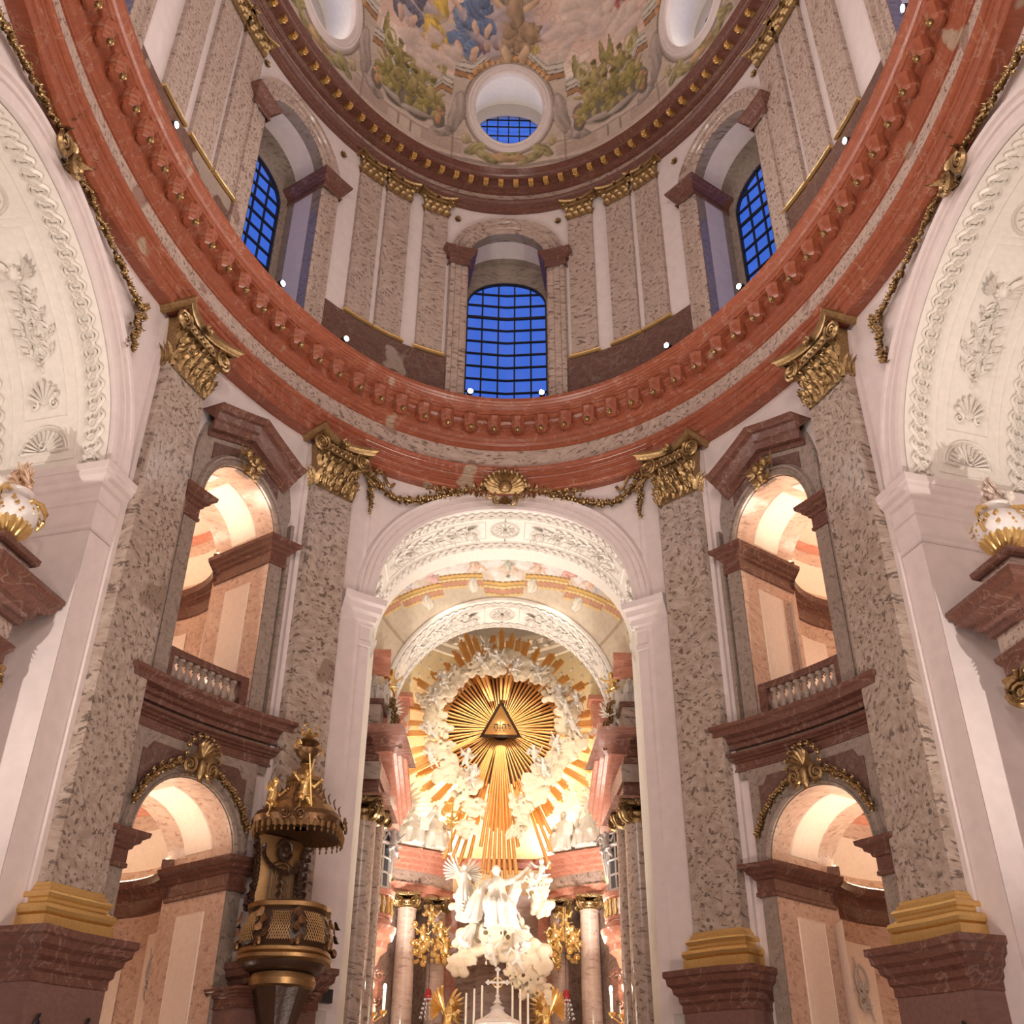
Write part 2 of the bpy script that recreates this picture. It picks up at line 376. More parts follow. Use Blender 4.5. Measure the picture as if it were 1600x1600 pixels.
IMP = [(0, 0), (.05, .02), (.05, .10), (.02, .13), (.02, .40), (.08, .43), (.10, .50), (.20, .55), (.22, .62), (.34, .68), (.36, .78), (0, .78)]   # impost / small cornice, height .78
def scaled(pr, sn, sz, z0): return [(n*sn+.025, z0+z*sz) for n, z in pr]
TORI = [(0.0, 0), (.30, 0), (.30, .30), (.22, .31), (.30, .36), (.33, .44), (.30, .52), (.20, .55), (.15, .60), (.15, .66), (.20, .69), (.22, .75), (.19, .80), (.10, .84), (.10, .90), (.04, .93), (.03, 1.0), (0, 1.0)]
def leafrow(m, u0, u1, v, w, n, L, wd, curl=.6, f=None):
    for i in range(n):
        m.leaf((u0+(u1-u0)*(i+.5)/n, v, w), (0, 1, 0), (0, 0, 1), L, wd, curl, 6, f)
def capital(par, f, c, wd, z0, h, dep, mt, name='capital', big=True):
    """composite pilaster capital as a part with its own sub-parts"""
    b = M(f); k = h/2.0
    P = np.zeros((10, 9, 3))
    for i, t in enumerate(np.linspace(0, 1, 10)):
        hw = wd/2*(.98+.16*t**3); dd = dep+.16*k*t**3
        ring = [(-hw, 0), (-hw, dd*.5), (-hw, dd), (-hw*.5, dd+.03), (0, dd+.03), (hw*.5, dd+.03), (hw, dd), (hw, dd*.5), (hw, 0)]
        for j, (x, y) in enumerate(ring): P[i, j] = (c+x, z0+t*h*.86, y)
    b.grid(P)
    # abacus with concave sides
    xs = np.linspace(-1, 1, 13); hw = wd*.74
    cur = np.array([[c+x*hw, dep+.22*k+.34*k*x*x] for x in xs])
    pth = np.vstack([[[c-hw, 0]], cur, [[c+hw, 0]]])
    b.band(pth, [(-.1, z0+h*.88), (0, z0+h*.88), (.03*k, z0+h*.93), (.09*k, z0+h*.955), (.09*k, z0+h), (-.1, z0+h)], f=plan(f))
    b.box((c, z0+h*.69, dep+.1*k), (wd*1.08, .09*k, .3*k), 3)
    cap = b.build(name, mt, par)
    l = M(f)
    n = 6 if big else 4
    leafrow(l, c-wd*.56, c+wd*.56, z0+.02*h, dep+.03, n, .40*h, wd/n*1.05, .8)
    leafrow(l, c-wd*.48, c+wd*.48, z0+.26*h, dep+.06*k, n-1, .42*h, wd/n*1.05, .9)
    for sgn in (-1, 1):
        for dw in (.25, .55, .85):
            l.leaf((c+sgn*wd*.51, z0+.04*h, dep*dw), (0, 1, 0), (sgn, 0, 0), .38*h, dep*.3, .45, 6)
        l.leaf((c+sgn*wd*.44, z0+.40*h, dep+.05), (sgn*.3, 1, 0), (0, 0, 1), .34*h, wd*.2, .9, 6)
    if big:
        for i in range(80):
            u = c+rnd.uniform(-.52, .52)*wd; v = z0+rnd.uniform(.04, .6)*h
            l.leaf((u, v, dep+.14*k), (rnd.uniform(-.6, .6), 1, .1), (0, 0, 1), .15*h, wd*.075, 1.0, 4)
            if i % 3 == 0: l.ell((u, v, dep+.17*k), .035*k, 6, 4)
    l.build('acanthus_leaves', mt, cap)
    v = M(f)
    for sgn in (-1, 1):
        cx = c+sgn*wd*.60
        v.volute((cx, z0+.755*h, dep+.26*k), .17*h, (-sgn, 0, 0), (0, 1, 0), 2.3, .2, sgn=-1)
        v.ell((cx, z0+.755*h, dep+.20*k), (.14*h, .14*h, .05*k), 12, 6)
        v.leaf((cx, z0+.66*h, dep+.2*k), (sgn*.2, -1, 0), (0, 0, 1), .18*h, .12*h, .6, 5)
    if big:
        for i in range(7):
            u = c+(i-3)*wd*.125; v.ell((u, z0+.765*h, dep+.2*k), (.045*wd, .055*h, .05*k), 8, 6)
            v.volute((u, z0+.83*h, dep+.17*k), .045*h, turns=1.3, tr=.25, n=12)
    v.build('volutes', mt, cap)
    fl = M(f); fl.flower((c, z0+.93*h, dep+.30*k), .13*h, (0, 0, 1), 6); fl.build('flower', mt, cap)
    return cap

# ------------------------------------------------------------------ floor
m = M(); m.box((0, 27, -.1), (34, 64, .2), 1); struct(m.build('floor', FLOORM), 'polished stone floor of the nave')

# ------------------------------------------------------------------ nave walls
BC, LR, LS, UR, US_, UB = 10.5, 1.78, 9.75, 1.60, 19.65, 13.75
ZT = 24.35
AR, AS = 4.70, 18.9            # chancel arch
SC, SR, SS = 21.05, 5.22, 17.9  # side arches
m = M(Win)
us = cosp(0, AR, 30); m.slab(us, archfn(0, AS, AR), ZT, -.4, 0)
for s in (-1, 1): m.slab(np.linspace(s*AR, s*5.95, 5), 0, ZT, -.4, 0)
struct(m.build('wall_front', PL), 'white plaster wall around the chancel arch')
for sx, side in ((-1, 'left'), (1, 'right')):
    f = mirror(Wb, sx); g = mirror(Win, sx)
    m = M(f)
    m.slab(np.linspace(5.95, BC-LR, 9), 0, ZT, -.4, 0)
    m.slab(cosp(BC, LR, 20), archfn(BC, LS, LR), UB, -.4, 0)
    for a, b in ((BC-LR, BC-UR), (BC+UR, BC+LR)): m.slab([a, b], UB, ZT, -.4, 0)
    m.slab(cosp(BC, UR, 20), archfn(BC, US_, UR), ZT, -.4, 0)
    m.slab(np.linspace(BC+LR, SC-SR, 10), 0, ZT, -.4, 0)
    m.slab(cosp(SC, SR, 36), archfn(SC, SS, SR), ZT, -.4, 0, f=g)
    m.slab(np.linspace(SC+SR, 40, 26), 0, ZT, -.4, 0, f=g)
    struct(m.build('wall_'+side, PL), 'white plaster nave wall on the %s with its arched openings' % side)
m = M(Win); m.slab(np.linspace(40, PER-40, 20), 0, ZT, -.4, 0); struct(m.build('wall_back', PL), 'entrance wall behind the viewer')

# side arches: soffit, archivolt, impost, relief ------------------------------------------------
def guilloche(m, t0, t1, d, wid, pitch, f, amp=.055):
    n = max(2, int((t1-t0)/pitch)); pitch = (t1-t0)/n; a = np.linspace(0, 2*pi, 13)[:-1]
    for i in range(n):
        t = t0+(i+.5)*pitch
        m.tube(np.stack([t+.20*wid*np.cos(a), d+.20*wid*np.sin(a), np.full(12, .035)], 1), .075*wid, 4, True, f)
        m.ell((t, d, .02), (.10*wid, .10*wid, amp), 6, 4, f)
    tt = np.linspace(t0, t1, n*8+1)
    for k in (0, 1):
        y = d+.33*wid*np.sin((tt-t0)/pitch*pi+pi/2+pi*k)
        for e in (-.085, .085):
            m.tube(np.stack([tt, y+e*wid, np.full(len(tt), .03)], 1), .065*wid, 4, False, f)
def foliage(m, t0, t1, d, wid, f, seed=0):
    r = random.Random(seed); L = t1-t0; sg = 1 if L > 0 else -1; n = int(abs(L)/.46)
    tt = np.linspace(t0, t1, 30); m.tube(np.stack([tt, d+.05*np.sin(tt*4), np.full(30, .02)], 1), .03, 4, False, f)
    for i in range(n):
        t = t0+L*(i+.5)/n; spread = wid*(.30+.12*sin(i*1.7))
        for s_ in (-1, 1):
            q = np.linspace(0, 1, 9)
            pth = np.stack([t+sg*.55*(q-.25*q*q), d+s_*spread*np.sin(q*2.1)*1.05, .02+0*q], 1); m.tube(pth, .028*(1.3-q), 4, False, f)
            for k in (2, 4, 6, 8):
                b = pth[k]
                m.leaf((b[0], b[1], .02), (sg*.8, s_*(.9 if k % 4 else -.5), 0), (0, 0, 1), .30, .13, .3, 4, f); m.leaf((b[0], b[1], .02), (sg*.3, s_*(-.7 if k % 4 else .9), 0), (0, 0, 1), .22, .10, .3, 4, f)
        if i % 2 == 0: m.flower((t, d, .03), .15, (0, 0, 1), 6, f)
        else:
            for s_ in (-1, 0, 1): m.leaf((t, d, .03), (sg, s_*.6, 0), (0, 0, 1), .34, .13, .4, 5, f)
def palmette(m, t, d, wid, sg, f):
    for k in range(-3, 4):
        a = k*.36; q = np.linspace(0, 1, 7); L = wid*(.5-.035*abs(k))
        p = np.stack([t+sg*L*q*cos(a), d+L*q*sin(a), .03+.03*q], 1); m.tube(p, .035*wid*(.5+1.0*q), 5, False, f); m.ell(p[-1], (.055*wid,)*2+(.05,), 7, 5, f)
    for s_ in (-1, 1): m.volute((t-.02, d+s_*wid*.26, .03), wid*.12, (0, s_, 0), (sg, 0, 0), 1.4, .3, f=f, n=16)
def shellfan(m, t, d, r, sg, f):
    """half-round shell lunette with base line at t, opening towards sg"""
    for k in range(13):
        a = -pi/2+pi*k/12; q = np.linspace(.22, .86, 4)
        m.tube(np.stack([t+sg*r*q*cos(a), d+r*q*sin(a), .015+.02*q], 1), [.02*r, .04*r, .055*r, .03*r], 5, False, f)
    for rr in (.92, 1.05):
        a = np.linspace(-pi/2, pi/2, 25); m.tube(np.stack([t+sg*r*rr*np.cos(a), d+r*rr*np.sin(a), 0*a+.01], 1), .022, 4, False, f)
    m.tube([[t, d-r*1.05, .01], [t, d+r*1.05, .01]], .022, 4, False, f)
    a = np.linspace(0, 2*pi, 15)[:-1]; m.tube(np.stack([t+sg*.24*r+.17*r*np.cos(a), d+.13*r*np.sin(a), 0*a+.04], 1), .02, 4, True, f); m.flower((t+sg*.24*r, d, .04), .11*r, (0, 0, 1), 6, f)
def roundel(m, t, d, r, f):
    a = np.linspace(0, 2*pi, 31)[:-1]
    for rr in (1, .88): m.tube(np.stack([t+r*rr*np.cos(a), d+r*rr*np.sin(a), 0*a+.012], 1), .022, 4, True, f)
    for k in range(12):
        x = 2*pi*k/12; m.tube([[t+r*.3*cos(x), d+r*.3*sin(x), .02], [t+r*.75*cos(x), d+r*.75*sin(x), .03]], .035*r, 5, False, f)
    m.flower((t, d, .03), .3*r, (0, 0, 1), 8, f)
def cherub(m, t, d, k, sg, f):
    m.ell((t, d, .06), (.17*k, .14*k, .13), 10, 8, f); m.ell((t+sg*.04, d, .19), (.02, .02, .02), 6, 4, f)
    for i in range(9):
        a = i*2*pi/9; m.ell((t+.15*k*cos(a), d+.13*k*sin(a), .08), (.05*k, .05*k, .06), 6, 4, f)
    for s_ in (-1, 1):
        for j in range(5): m.leaf((t-sg*.03, d+s_*.12*k, .04), (sg*(.9-.3*j), s_*(.6+.12*j), 0), (0, 0, 1), (.55-.06*j)*k, .13*k, .25, 5, f)
def pframe(m, t0, t1, d0, d1, f, r=.022):
    n = max(3, int(abs(t1-t0)/.3))
    for dd in (d0, d1): m.tube(np.stack([np.linspace(t0, t1, n), np.full(n, dd), np.full(n, .0)], 1), r, 4, False, f)
    for t in (t0, t1): m.tube([[t, d0, 0], [t, d1, 0]], r, 4, False, f)
FASC = [(-.02, 0), (-.02, .10), (.10, .13), (.12, .10), (.30, .10), (.33, .16), (.36, .12), (.50, .12), (.56, .20), (.66, .22), (.70, .12), (.74, .0)]
for sx, side in ((-1, 'left'), (1, 'right')):
    g = mirror(Win, sx); T = arcmap(g, SC, SS, SR-.02); D = 4.3; tot = pi*SR
    st = setting('wall_arch', 'white stuccoed reveal and soffit of the big %s side arch' % side)
    m = M(T)
    for a, b, n in ((-17.9, -1.3, 2), (-1.3, 0, 2), (0, tot, 60), (tot, tot+17.9, 2)):
        P = np.zeros((n+1, 5, 3)); P[:, :, 0] = np.linspace(a, b, n+1)[:, None]; P[:, :, 1] = np.linspace(-.0, 6.5, 5); m.grid(P)
    m.build('soffit', STUCCO if False else PL, st)
    m = M(T)
    P = np.zeros((61, 3, 3)); P[:, :, 0] = np.linspace(0, tot, 61)[:, None]; P[:, :, 1] = np.linspace(.06, 6.4, 3); P[:, :, 2] = .03; m.grid(P)
    m.build('soffit_lining', STUCCO, st)
    T2a = arcmap(g, SC, SS, SR-.045); T2 = lambda p, T2a=T2a: T2a(np.asarray(p, float)*[1, 1, 1.9])
    for dd in (.48, 3.55):
        m = M(T2); guilloche(m, .25, tot-.25, dd, .62, .44, None); m.build('guilloche_band', STUCCO, st)
    m = M(T2)
    for tt0, tt1 in ((.0, tot/2-1.0), (tot, tot/2+1.0)):
        sg = 1 if tt1 > tt0 else -1
        pframe(m, tt0+sg*.45, tt1+sg*2.2, 1.02, 3.0, None, .018)
        shellfan(m, tt0+sg*.75, 2.0, .74, sg, None)
        pframe(m, tt0+sg*1.75, tt1-sg*.4, 1.35, 2.65, None)
        palmette(m, tt0+sg*2.15, 2.0, 1.15, sg, None)
        foliage(m, tt0+sg*3.0, tt1-sg*2.3, 2.0, 1.05, None)
        cherub(m, tt1-sg*1.6, 2.0, 1.2, sg, None)
        roundel(m, tt1+sg*.5, 2.0, .62, None)
    m.build('stucco_relief', STUCCO, st)
    m = M(g); m.band(arc(SC, SS, SR, 50), FASC); m.build('archivolt', PL, st)
    m = M(plan(g)); pr = [(0, -1.9), (.05, -1.86), (.05, -1.78), (.0, -1.74), (.0, -1.1), (.06, -1.06), (.06, -.98), (.02, -.95), (.02, -.62), (.10, -.56), (.13, -.42), (.22, -.34), (.24, -.22), (.28, -.2), (.30, 0), (0, 0)]
    m.band(line((SC-SR-1.0, .02), (SC-SR+.03, .02), (SC-SR+.03, -6.4), n=4), [(a, SS+b) for a, b in pr]); m.build('impost', PL, st)
    m = M(g); m.slab(np.linspace(SC-SR, SC+SR, 12), 0, ZT, -6.6, -6.5); m.slab(cosp(SC, SR, 24), archfn(SC, SS, SR), ZT, -6.6, -6.5)
    m.build('chapel_wall', PL, st)
    # gilded festoon over the arch
    gt = thing('gilded_festoon', 'gilded flower festoon with scrolled cartouche over the big %s arch' % side, 'festoon', at(g, SC, SS+SR+.9, 0), 'gilded festoons over the arches')
    def gpt(q):
        x = abs(q); return SC+q*4.75, SS+6.32*math.sqrt(max(0, 1-(q*4.75/8.6)**2))-.02-.5*math.sin(pi*min(x, 1))*.25-.1*x
    m = M(g)
    for i in range(84):
        q = -1+i/42; x, z = gpt(q); k = 1.25+.3*sin(i*.7)
        m.flower((x, z+.04*sin(i*1.3), .16), .15*k, (.4*sin(i*2.1), .4*cos(i*1.7), 1), 5); m.leaf((x, z, .14), (cos(i*2.3), sin(i*2.3), 0), (0, 0, 1), .3, .12, .6, 4)
        if i % 2: m.ell((x+rnd.uniform(-.14, .14), z+rnd.uniform(-.14, .14), .18), .07, 6, 5)
    m.build('garland', DGOLD if False else GOLD, gt)
    for q, k in ((0, 1.25), (-1, .8), (1, .8)):
        m = M(g); cx, cz = gpt(q)
        if k > 1:
            for j in range(9):
                x = -pi*.1+j*pi/7; m.leaf((cx, cz, .2), (cos(x), sin(x), 0), (0, 0, 1), .8*k, .3, .6)
            for s_ in (-1, 1):
                m.volute((cx+s_*.33*k, cz-.30*k, .3), .28*k, (s_, 0, 0), (0, 1, 0), 1.8, .28); m.volute((cx+s_*.2*k, cz+.45*k, .3), .2*k, (s_, 0, 0), (0, -1, 0), 1.5, .28)
            m.ell((cx, cz+.1, .3), (.22*k, .3*k, .16), 12, 8)
            for j in range(6): m.leaf((cx, cz-.5, .2), (sin(j-2.5)*.5, -1, 0), (0, 0, 1), .7, .2, .7)
        else:
            for j in range(18): m.flower((cx+rnd.uniform(-.25, .25)*(1-j/24), cz-.1*j+.25, .2), .19, (0, 0, 1), 5)
            for j in range(9): m.leaf((cx+rnd.uniform(-.2, .2), cz-.17*j, .15), (rnd.uniform(-.8, .8), -1, 0), (0, 0, 1), .45, .16, .7)
        m.build('cartouche' if q == 0 else 'flower_drop', GOLD, gt)

# chancel front arch ----------------------------------------------------------------------------
C1 = 2.7                        # depth of the arch
yF = at(Win, AR, 0, 0)[1]
def yell(x): return YC+B*np.sqrt(1-(np.asarray(x, float)/A)**2)
def Pch(p):                     # (x, z, w) behind the face of the oval wall, w towards the nave
    p = np.asarray(p, float); return np.stack([p[:, 0], yell(np.clip(p[:, 0], -6, 6))-p[:, 2], p[:, 1]], 1)
st = setting('wall_chancel_arch', 'white stuccoed chancel arch with reliefs on its soffit')
T = arcmap(Pch, 0, AS, AR-.02); tot = pi*AR; m = M(T)
for a, b, n in ((-18.9, 0, 2), (0, tot, 50), (tot, tot+18.9, 2)):
    P = np.zeros((n+1, 4, 3)); P[:, :, 0] = np.linspace(a, b, n+1)[:, None]; P[:, :, 1] = np.linspace(0, C1+(.9 if n == 2 else .9), 4); m.grid(P)
m.build('soffit', STUCCO, st)
def archrelief(st, Tf, tot, C1, wg=.42):
    T = lambda p: Tf(np.asarray(p, float)*[1, 1, 1.9])
    for dd in (.28, C1-.28):
        m = M(T); guilloche(m, .3, tot-.3, dd, wg, .36, None); m.build('guilloche_band', STUCCO, st)
    m = M(T); c = C1/2
    roundel(m, tot/2, c, .55, None)
    for tt0, tt1 in ((0, tot/2-.75), (tot, tot/2+.75)):
        sg = 1 if tt1 > tt0 else -1
        roundel(m, tt0+sg*1.2, c, .55, None); pframe(m, tt0+sg*2.1, tt1, c-.6, c+.6, None); pframe(m, tt0+sg*.2, tt1+sg*.75, c-.85, c+.85, None, .03)
        foliage(m, tt0+sg*2.3, tt1-sg*1.0, c, .9, None); cherub(m, tt1-sg*.6, c, .9, sg, None)
    m.build('stucco_relief', STUCCO, st)
archrelief(st, T, tot, C1)
m = M(Win); m.band(arc(0, AS, AR, 50), FASC); m.build('archivolt', PL, st)
m = M(plan(Win)); pr2 = [(0, -1.7), (.04, -1.66), (.04, -1.5), (.0, -1.45), (.0, -1.0), (.05, -.96), (.05, -.86), (.12, -.8), (.14, -.6), (.24, -.5), (.27, -.3), (.36, -.22), (.38, 0), (0, 0)]
for s in (-1, 1):
    pth = [(-5.95, .02), (-AR, .02), (-AR, -C1-.4)] if s < 0 else [(AR, -C1-.4), (AR, .02), (5.95, .02)]
    m.band(line(*pth, n=4), [(a, AS+b) for a, b in pr2])
m.build('impost', PL, st)
# narrow white strips beside the pilasters and the spandrel panel lines
m = M(Win)
for s in (-1, 1): m.box((s*5.5, 12, .03), (.75, 23.8, .06), 1)
m.build('pier_strip', PL, st)
gt = thing('gilded_festoon', 'gilded garland with shell cartouche above the chancel arch', 'festoon', at(Win, 0, 24.2, 0), 'gilded festoons over the arches')
m = M(Win); cz = 24.15
for j in range(11):
    x = pi*j/10; m.leaf((0, cz-.1, .62), (cos(x)*1.15, sin(x)*.9+.1, 0), (0, 0, 1), 1.05, .36, .35); m.ell((.85*cos(x), cz+.62*sin(x), .82), .11, 7, 5)
    m.ell((.45*cos(x), cz+.38*sin(x), .66), .07, 6, 5)
for s_ in (-1, 1):
    m.volute((s_*.62, cz-.28, .6), .24, (s_, 0, 0), (0, 1, 0), 1.7, .26); m.volute((s_*.3, cz-.55, .6), .2, (-s_, 0, 0), (0, 1, 0), 1.6, .26)
    for j in range(26):
        u_ = s_*(.75+.095*j); v_ = cz-.08-.014*j; k_ = 1-.02*j; m.leaf((u_, v_+.1*sin(j*2.1), .5), (s_*cos(j*1.9)*.6+s_*.5, sin(j*1.9), 0), (0, 0, 1), .42*k_, .17, .9, 5)
        if j % 3 == 0: m.flower((u_, v_, .62), .17*k_, (.3*sin(j), .3*cos(j), 1), 6)
for j in range(5): m.leaf((0, cz-.3, .55), ((j-2)*.3, -1, 0), (0, 0, 1), .7, .24, .6)
m.ell((0, cz+.02, .7), (.3, .26, .14), 12, 8); m.build('shell_cartouche', GOLD, gt)
for s_ in (-1, 1):
    m = M(Win)
    for i in range(36):
        t = i/35; u = s_*(1.7+3.45*t); v = 24.02-.75*sin(t*pi*.62)**1.4*1.15+(.75 if t > .98 else 0)*0+.45*max(0, t-.75)/.25
        m.flower((u, v, .18), .19+.04*sin(i), (.4*sin(i*2.1), .4*cos(i*1.7), 1), 5); m.leaf((u, v, .14), (cos(i*2.3), sin(i*2.3), 0), (0, 0, 1), .32, .13, .6, 4)
        if i % 2: m.ell((u, v+rnd.uniform(-.15, .15), .2), .07, 6, 5)
    m.build('garland', GOLD, gt)
for s_ in (-1, 1):
    m = M(Win)
    for j in range(22):
        m.flower((s_*(5.25+rnd.uniform(-.22, .22)*(1-j/26)), 24.0-.085*j, .2), .17-.003*j, (0, 0, 1), 5)
    for j in range(10):
        m.leaf((s_*5.2, 23.8-.12*j, .15), (rnd.uniform(-.8, .8), -1, 0), (0, 0, 1), .45, .15, .7)
    q = np.linspace(0, 1, 14); m.tube(np.stack([s_*(5.1-.8*q), 23.9+.25*np.sin(q*6), .15+0*q], 1), .06, 5); 
    m.tube(np.stack([s_*(5.3+.25*np.sin(q*5)), 24.0-.7*q, .2+0*q], 1), .06, 5)
    m.build('ribbon_drop', GOLD, gt)

# giant pilasters --------------------------------------------------------------------------------
for sx, side in ((-1, 'left'), (1, 'right')):
    f = mirror(Wb, sx)
    for c, wd, where in ((6.93, 1.62, 'next to the chancel arch'), (13.95, 1.78, 'next to the big side arch')):
        t = thing('giant_pilaster', 'tall grey marble pilaster, %s side, %s' % (side, where), 'pilaster', at(f, c, 0, 0), 'giant pilasters of the nave')
        m = M(f)
        for zz in range(1):
            m.box((c, 15.1, .23), (wd, 14.1, .46), 3)
        P = m
        # subdivide in height so that the shaft follows the height warp
        m = M(f); us = np.linspace(c-wd/2, c+wd/2, 4); m.slab(us, 8.05, 22.3, 0, .46); m.build('shaft', GREY, t)
        m = M(plan(f)); pth = [(c-wd/2, 0), (c-wd/2, .46), (c+wd/2, .46), (c+wd/2, 0)]
        pl_ = line(*pth, n=3); m.band(pl_, [(n*.9, 7.12+z*1.02) for n, z in TORI]); m.build('base', GOLDB, t)
        capital(t, f, c, wd, 22.1, 2.1, .48, GOLD)
        # pedestal
        ped = M(f); ped.slab(np.linspace(c-wd/2-.32, c+wd/2+.32, 4), 0, 6.9, 0, .78)
        pd = ped.build('pedestal', SOCLE, t)
        m = M(plan(f)); q = line((c-wd/2-.32, 0), (c-wd/2-.32, .78), (c+wd/2+.32, .78), (c+wd/2+.32, 0), n=3)
        m.band(q, [(0, 6.1), (.03, 6.12), (.03, 6.3), (.09, 6.36), (.1, 6.5), (.2, 6.58), (.22, 6.7), (.32, 6.78), (.34, 6.93), (.40, 6.97), (.40, 7.12), (-.4, 7.12)]); m.build('pedestal_cornice', BROWN, pd)
        m = M(f); m.band(line((c-.55, 3.0), (c+.55, 3.0), (c+.55, 5.3), (c-.55, 5.3), (c-.55, 3.0), n=1), [(0, .78), (.03, .82), (.07, .82), (.09, .78)], caps=False); m.box((c, 4.15, .785), (1.0, 2.2, .03)); m.build('pedestal_panel', BROWN, pd)
        for e in (-1, 1):
            b = thing('wall_sconce', 'dark sconce, %s edge of the %s pedestal %s' % ('near' if e > 0 else 'far', side, where), 'sconce', at(f, c+e*.78, 5.3, .9), 'wrought sconces on the pilaster pedestals')
            m = M(f); m.ell((c+e*.78, 5.3, .82), (.10, .16, .05)); m.build('back_plate', IRON, b)
            m = M(f); q = np.linspace(0, 1, 9); m.tube(np.stack([c+e*.78+0*q, 5.3-.35*np.sin(q*3), .84+.22*q], 1), .03, 6); m.lathe([(.0, -.02), (.09, 0), (.06, .05), (.0, .05)], (c+e*.78, 5.28, 1.06), 8, axis=1); m.build('arm', IRON, b)
            m = M(f); m.tube([[c+e*.78, 4.6, .84], [c+e*.78, 5.2, .84]], .035, 5); m.leaf((c+e*.78, 5.42, .84), (0, 1, 0), (0, 0, 1), .16, .12, .5); m.build('stem', IRON, b)
        # moulded white strip against the wall at both sides
        m = M(f)
        for e in (-1, 1): m.slab(np.linspace(c+e*(wd/2+.0), c+e*(wd/2+.16), 2), 7, 23.9, 0, .12)
        m.build('side_strip', PL, t)
#PART3
# ------------------------------------------------------------------ two-storey bays
def prism(m, pts, w0, w1, f=None, n=1):
    """extrude a convex-ish outline given as top/bottom polylines"""
    pass
for sx, side in ((-1, 'left'), (1, 'right')):
    f = mirror(Wb, sx); pf = plan(f); L0, L1 = 8.25, 12.78
    st = setting('wall_bay', 'marble lining of the %s two-storey bay' % side)
    m = M(f)
    m.slab(np.linspace(L0, BC-LR, 3), 0, 12.6, 0, .14); m.slab(np.linspace(BC+LR, L1, 3), 0, 12.6, 0, .14)
    m.slab(cosp(BC, LR, 24), archfn(BC, LS, LR), 13.0, 0, .14)
    m.build('lower_lining', GREYB, st)
    m = M(f)
    for a, b in ((L0+.15, BC-UR), (BC+UR, L1-.15)): m.slab(np.linspace(a, b, 3), UB-.2, 20.6, 0, .16)
    m.slab(cosp(BC, UR, 24), archfn(BC, US_, UR), 22.0, 0, .16)
    for e in (-1, 1):   # ears swelling inwards to the pediment
        us = np.linspace(BC+e*UR, BC+e*(BC-L0-.1), 6)
        m.slab(us, 20.5, lambda u: 20.6+1.45*(1-max(0, (abs(u-BC)-1.7)/.5)**2) if abs(u-BC) < 2.2 else 20.62, 0, .16)
    m.build('upper_lining', GREYB, st)
    # dark spandrel panels
    m = M(f)
    for e in (-1, 1):
        us = BC+e*np.linspace(.35, LR+.12, 10); m.slab(us, lambda u: LS+math.sqrt(max((LR+.42)**2-(u-BC)**2, 0)), lambda u: 12.15-.25*(abs(u-BC) > LR-.1), .14, .17)
        us = BC+e*np.linspace(.35, UR-.12, 8); m.slab(us, lambda u: US_+math.sqrt(max((UR+.34)**2-(u-BC)**2, 0)), lambda u: 21.95-.33*abs(u-BC), .16, .19)
    m.build('spandrel_panels', DARKM, st)
    # archivolts
    m = M(f); AV = [(0, 0), (0, .22), (.08, .26), (.1, .2), (.22, .2), (.25, .27), (.33, .27), (.37, .16)]
    m.band(arc(BC, LS, LR, 30), AV); m.build('lower_archivolt', GREYB, st)
    m = M(f); m.band(arc(BC, US_, UR, 30), [(n*.8, w_+.02) for n, w_ in AV]); m.build('upper_archivolt', GREYB, st)
    m = M(f)
    for a, b in ((L0-.02, 13.8), (L1+.02, 13.8)): m.band([(a, 13.9), (a, 20.4)], [(-.06, .0), (-.06, .22), (.06, .22), (.06, 0)])
    m.build('edge_moulding', GREYB, st)
    # imposts, running round the jamb and into the depth of the opening
    m = M(pf)
    for (c, r, zs, a, b) in ((BC, LR, LS, L0-.05, L1+.05), (BC, UR, US_, L0+.1, L1-.1)):
        z0 = zs-.86
        m.band(line((a, 0), (a, .14), (c-r, .14), (c-r, -2.4), n=3), scaled(IMP, 1, 1.1, z0))
        m.band(line((c+r, -2.4), (c+r, .14), (b, .14), (b, 0), n=3), scaled(IMP, 1, 1.1, z0))
    m.build('imposts', BROWN, st)
    # pediment
    m = M(f); PED = [(-.85, .1), (-.85, .22), (-.72, .25), (-.70, .42), (-.5, .46), (-.44, .56), (-.22, .6), (-.2, .72), (-.08, .8), (0, .82), (0, .0)]
    m.band(line((BC-2.05, 22.12), (BC-.05, 23.05), (BC+2.1, 22.3), n=4), PED); m.build('pediment', BROWN, st)
    m = M(f); m.slab(np.linspace(BC-1.7, BC+1.7, 9), 21.2, lambda u: 22.35-.36*abs(u-BC)+.1, 0, .15); m.build('tympanum', GREYB, st)
    # tunnels
    for nm, c, r, zs, zb in (('lower_reveal', BC, LR, LS, 0), ('upper_reveal', BC, UR, US_, UB)):
        T = arcmap(f, c, zs, r-.02); tot = pi*r; st2 = setting('wall_reveal', '%s reveal of the opening in the %s bay' % (nm[:5], side))
        m = M(T)
        for a, b, n in ((zb-zs, 0, 6), (0, tot, 30), (tot, tot+zs-zb, 6)):
            P = np.zeros((n+1, 3, 3)); P[:, :, 0] = np.linspace(a, b, n+1)[:, None]; P[:, :, 1] = np.linspace(-.14, 2.4, 3); m.grid(P)
        m.build('lining', PINK, st2)
        m = M(f)
        for e in (-1, 1): m.slab(np.linspace(c+e*r, c+e*(r+2.2), 4), zb, zs+2.6, -2.55, -2.4)
        m.slab(cosp(c, r, 16), archfn(c, zs, r), zs+2.6, -2.55, -2.4)
        m.build('inner_jamb', PINK, st2)
        m = M(T)
        for a, b in ((.35, tot*.46), (tot*.54, tot-.35), (zb-zs+.8, -1.3), (tot+1.3, tot+zs-zb-.8)):
            P = np.zeros((14, 2, 3)); P[:, :, 0] = np.linspace(a, b, 14)[:, None]; P[:, :, 1] = [.65, 1.75]; P[:, :, 2] = .02; m.grid(P)
            pframe(m, a, b, .65, 1.75, None, .03)
        m.build('cream_panels', CREAM, st2)
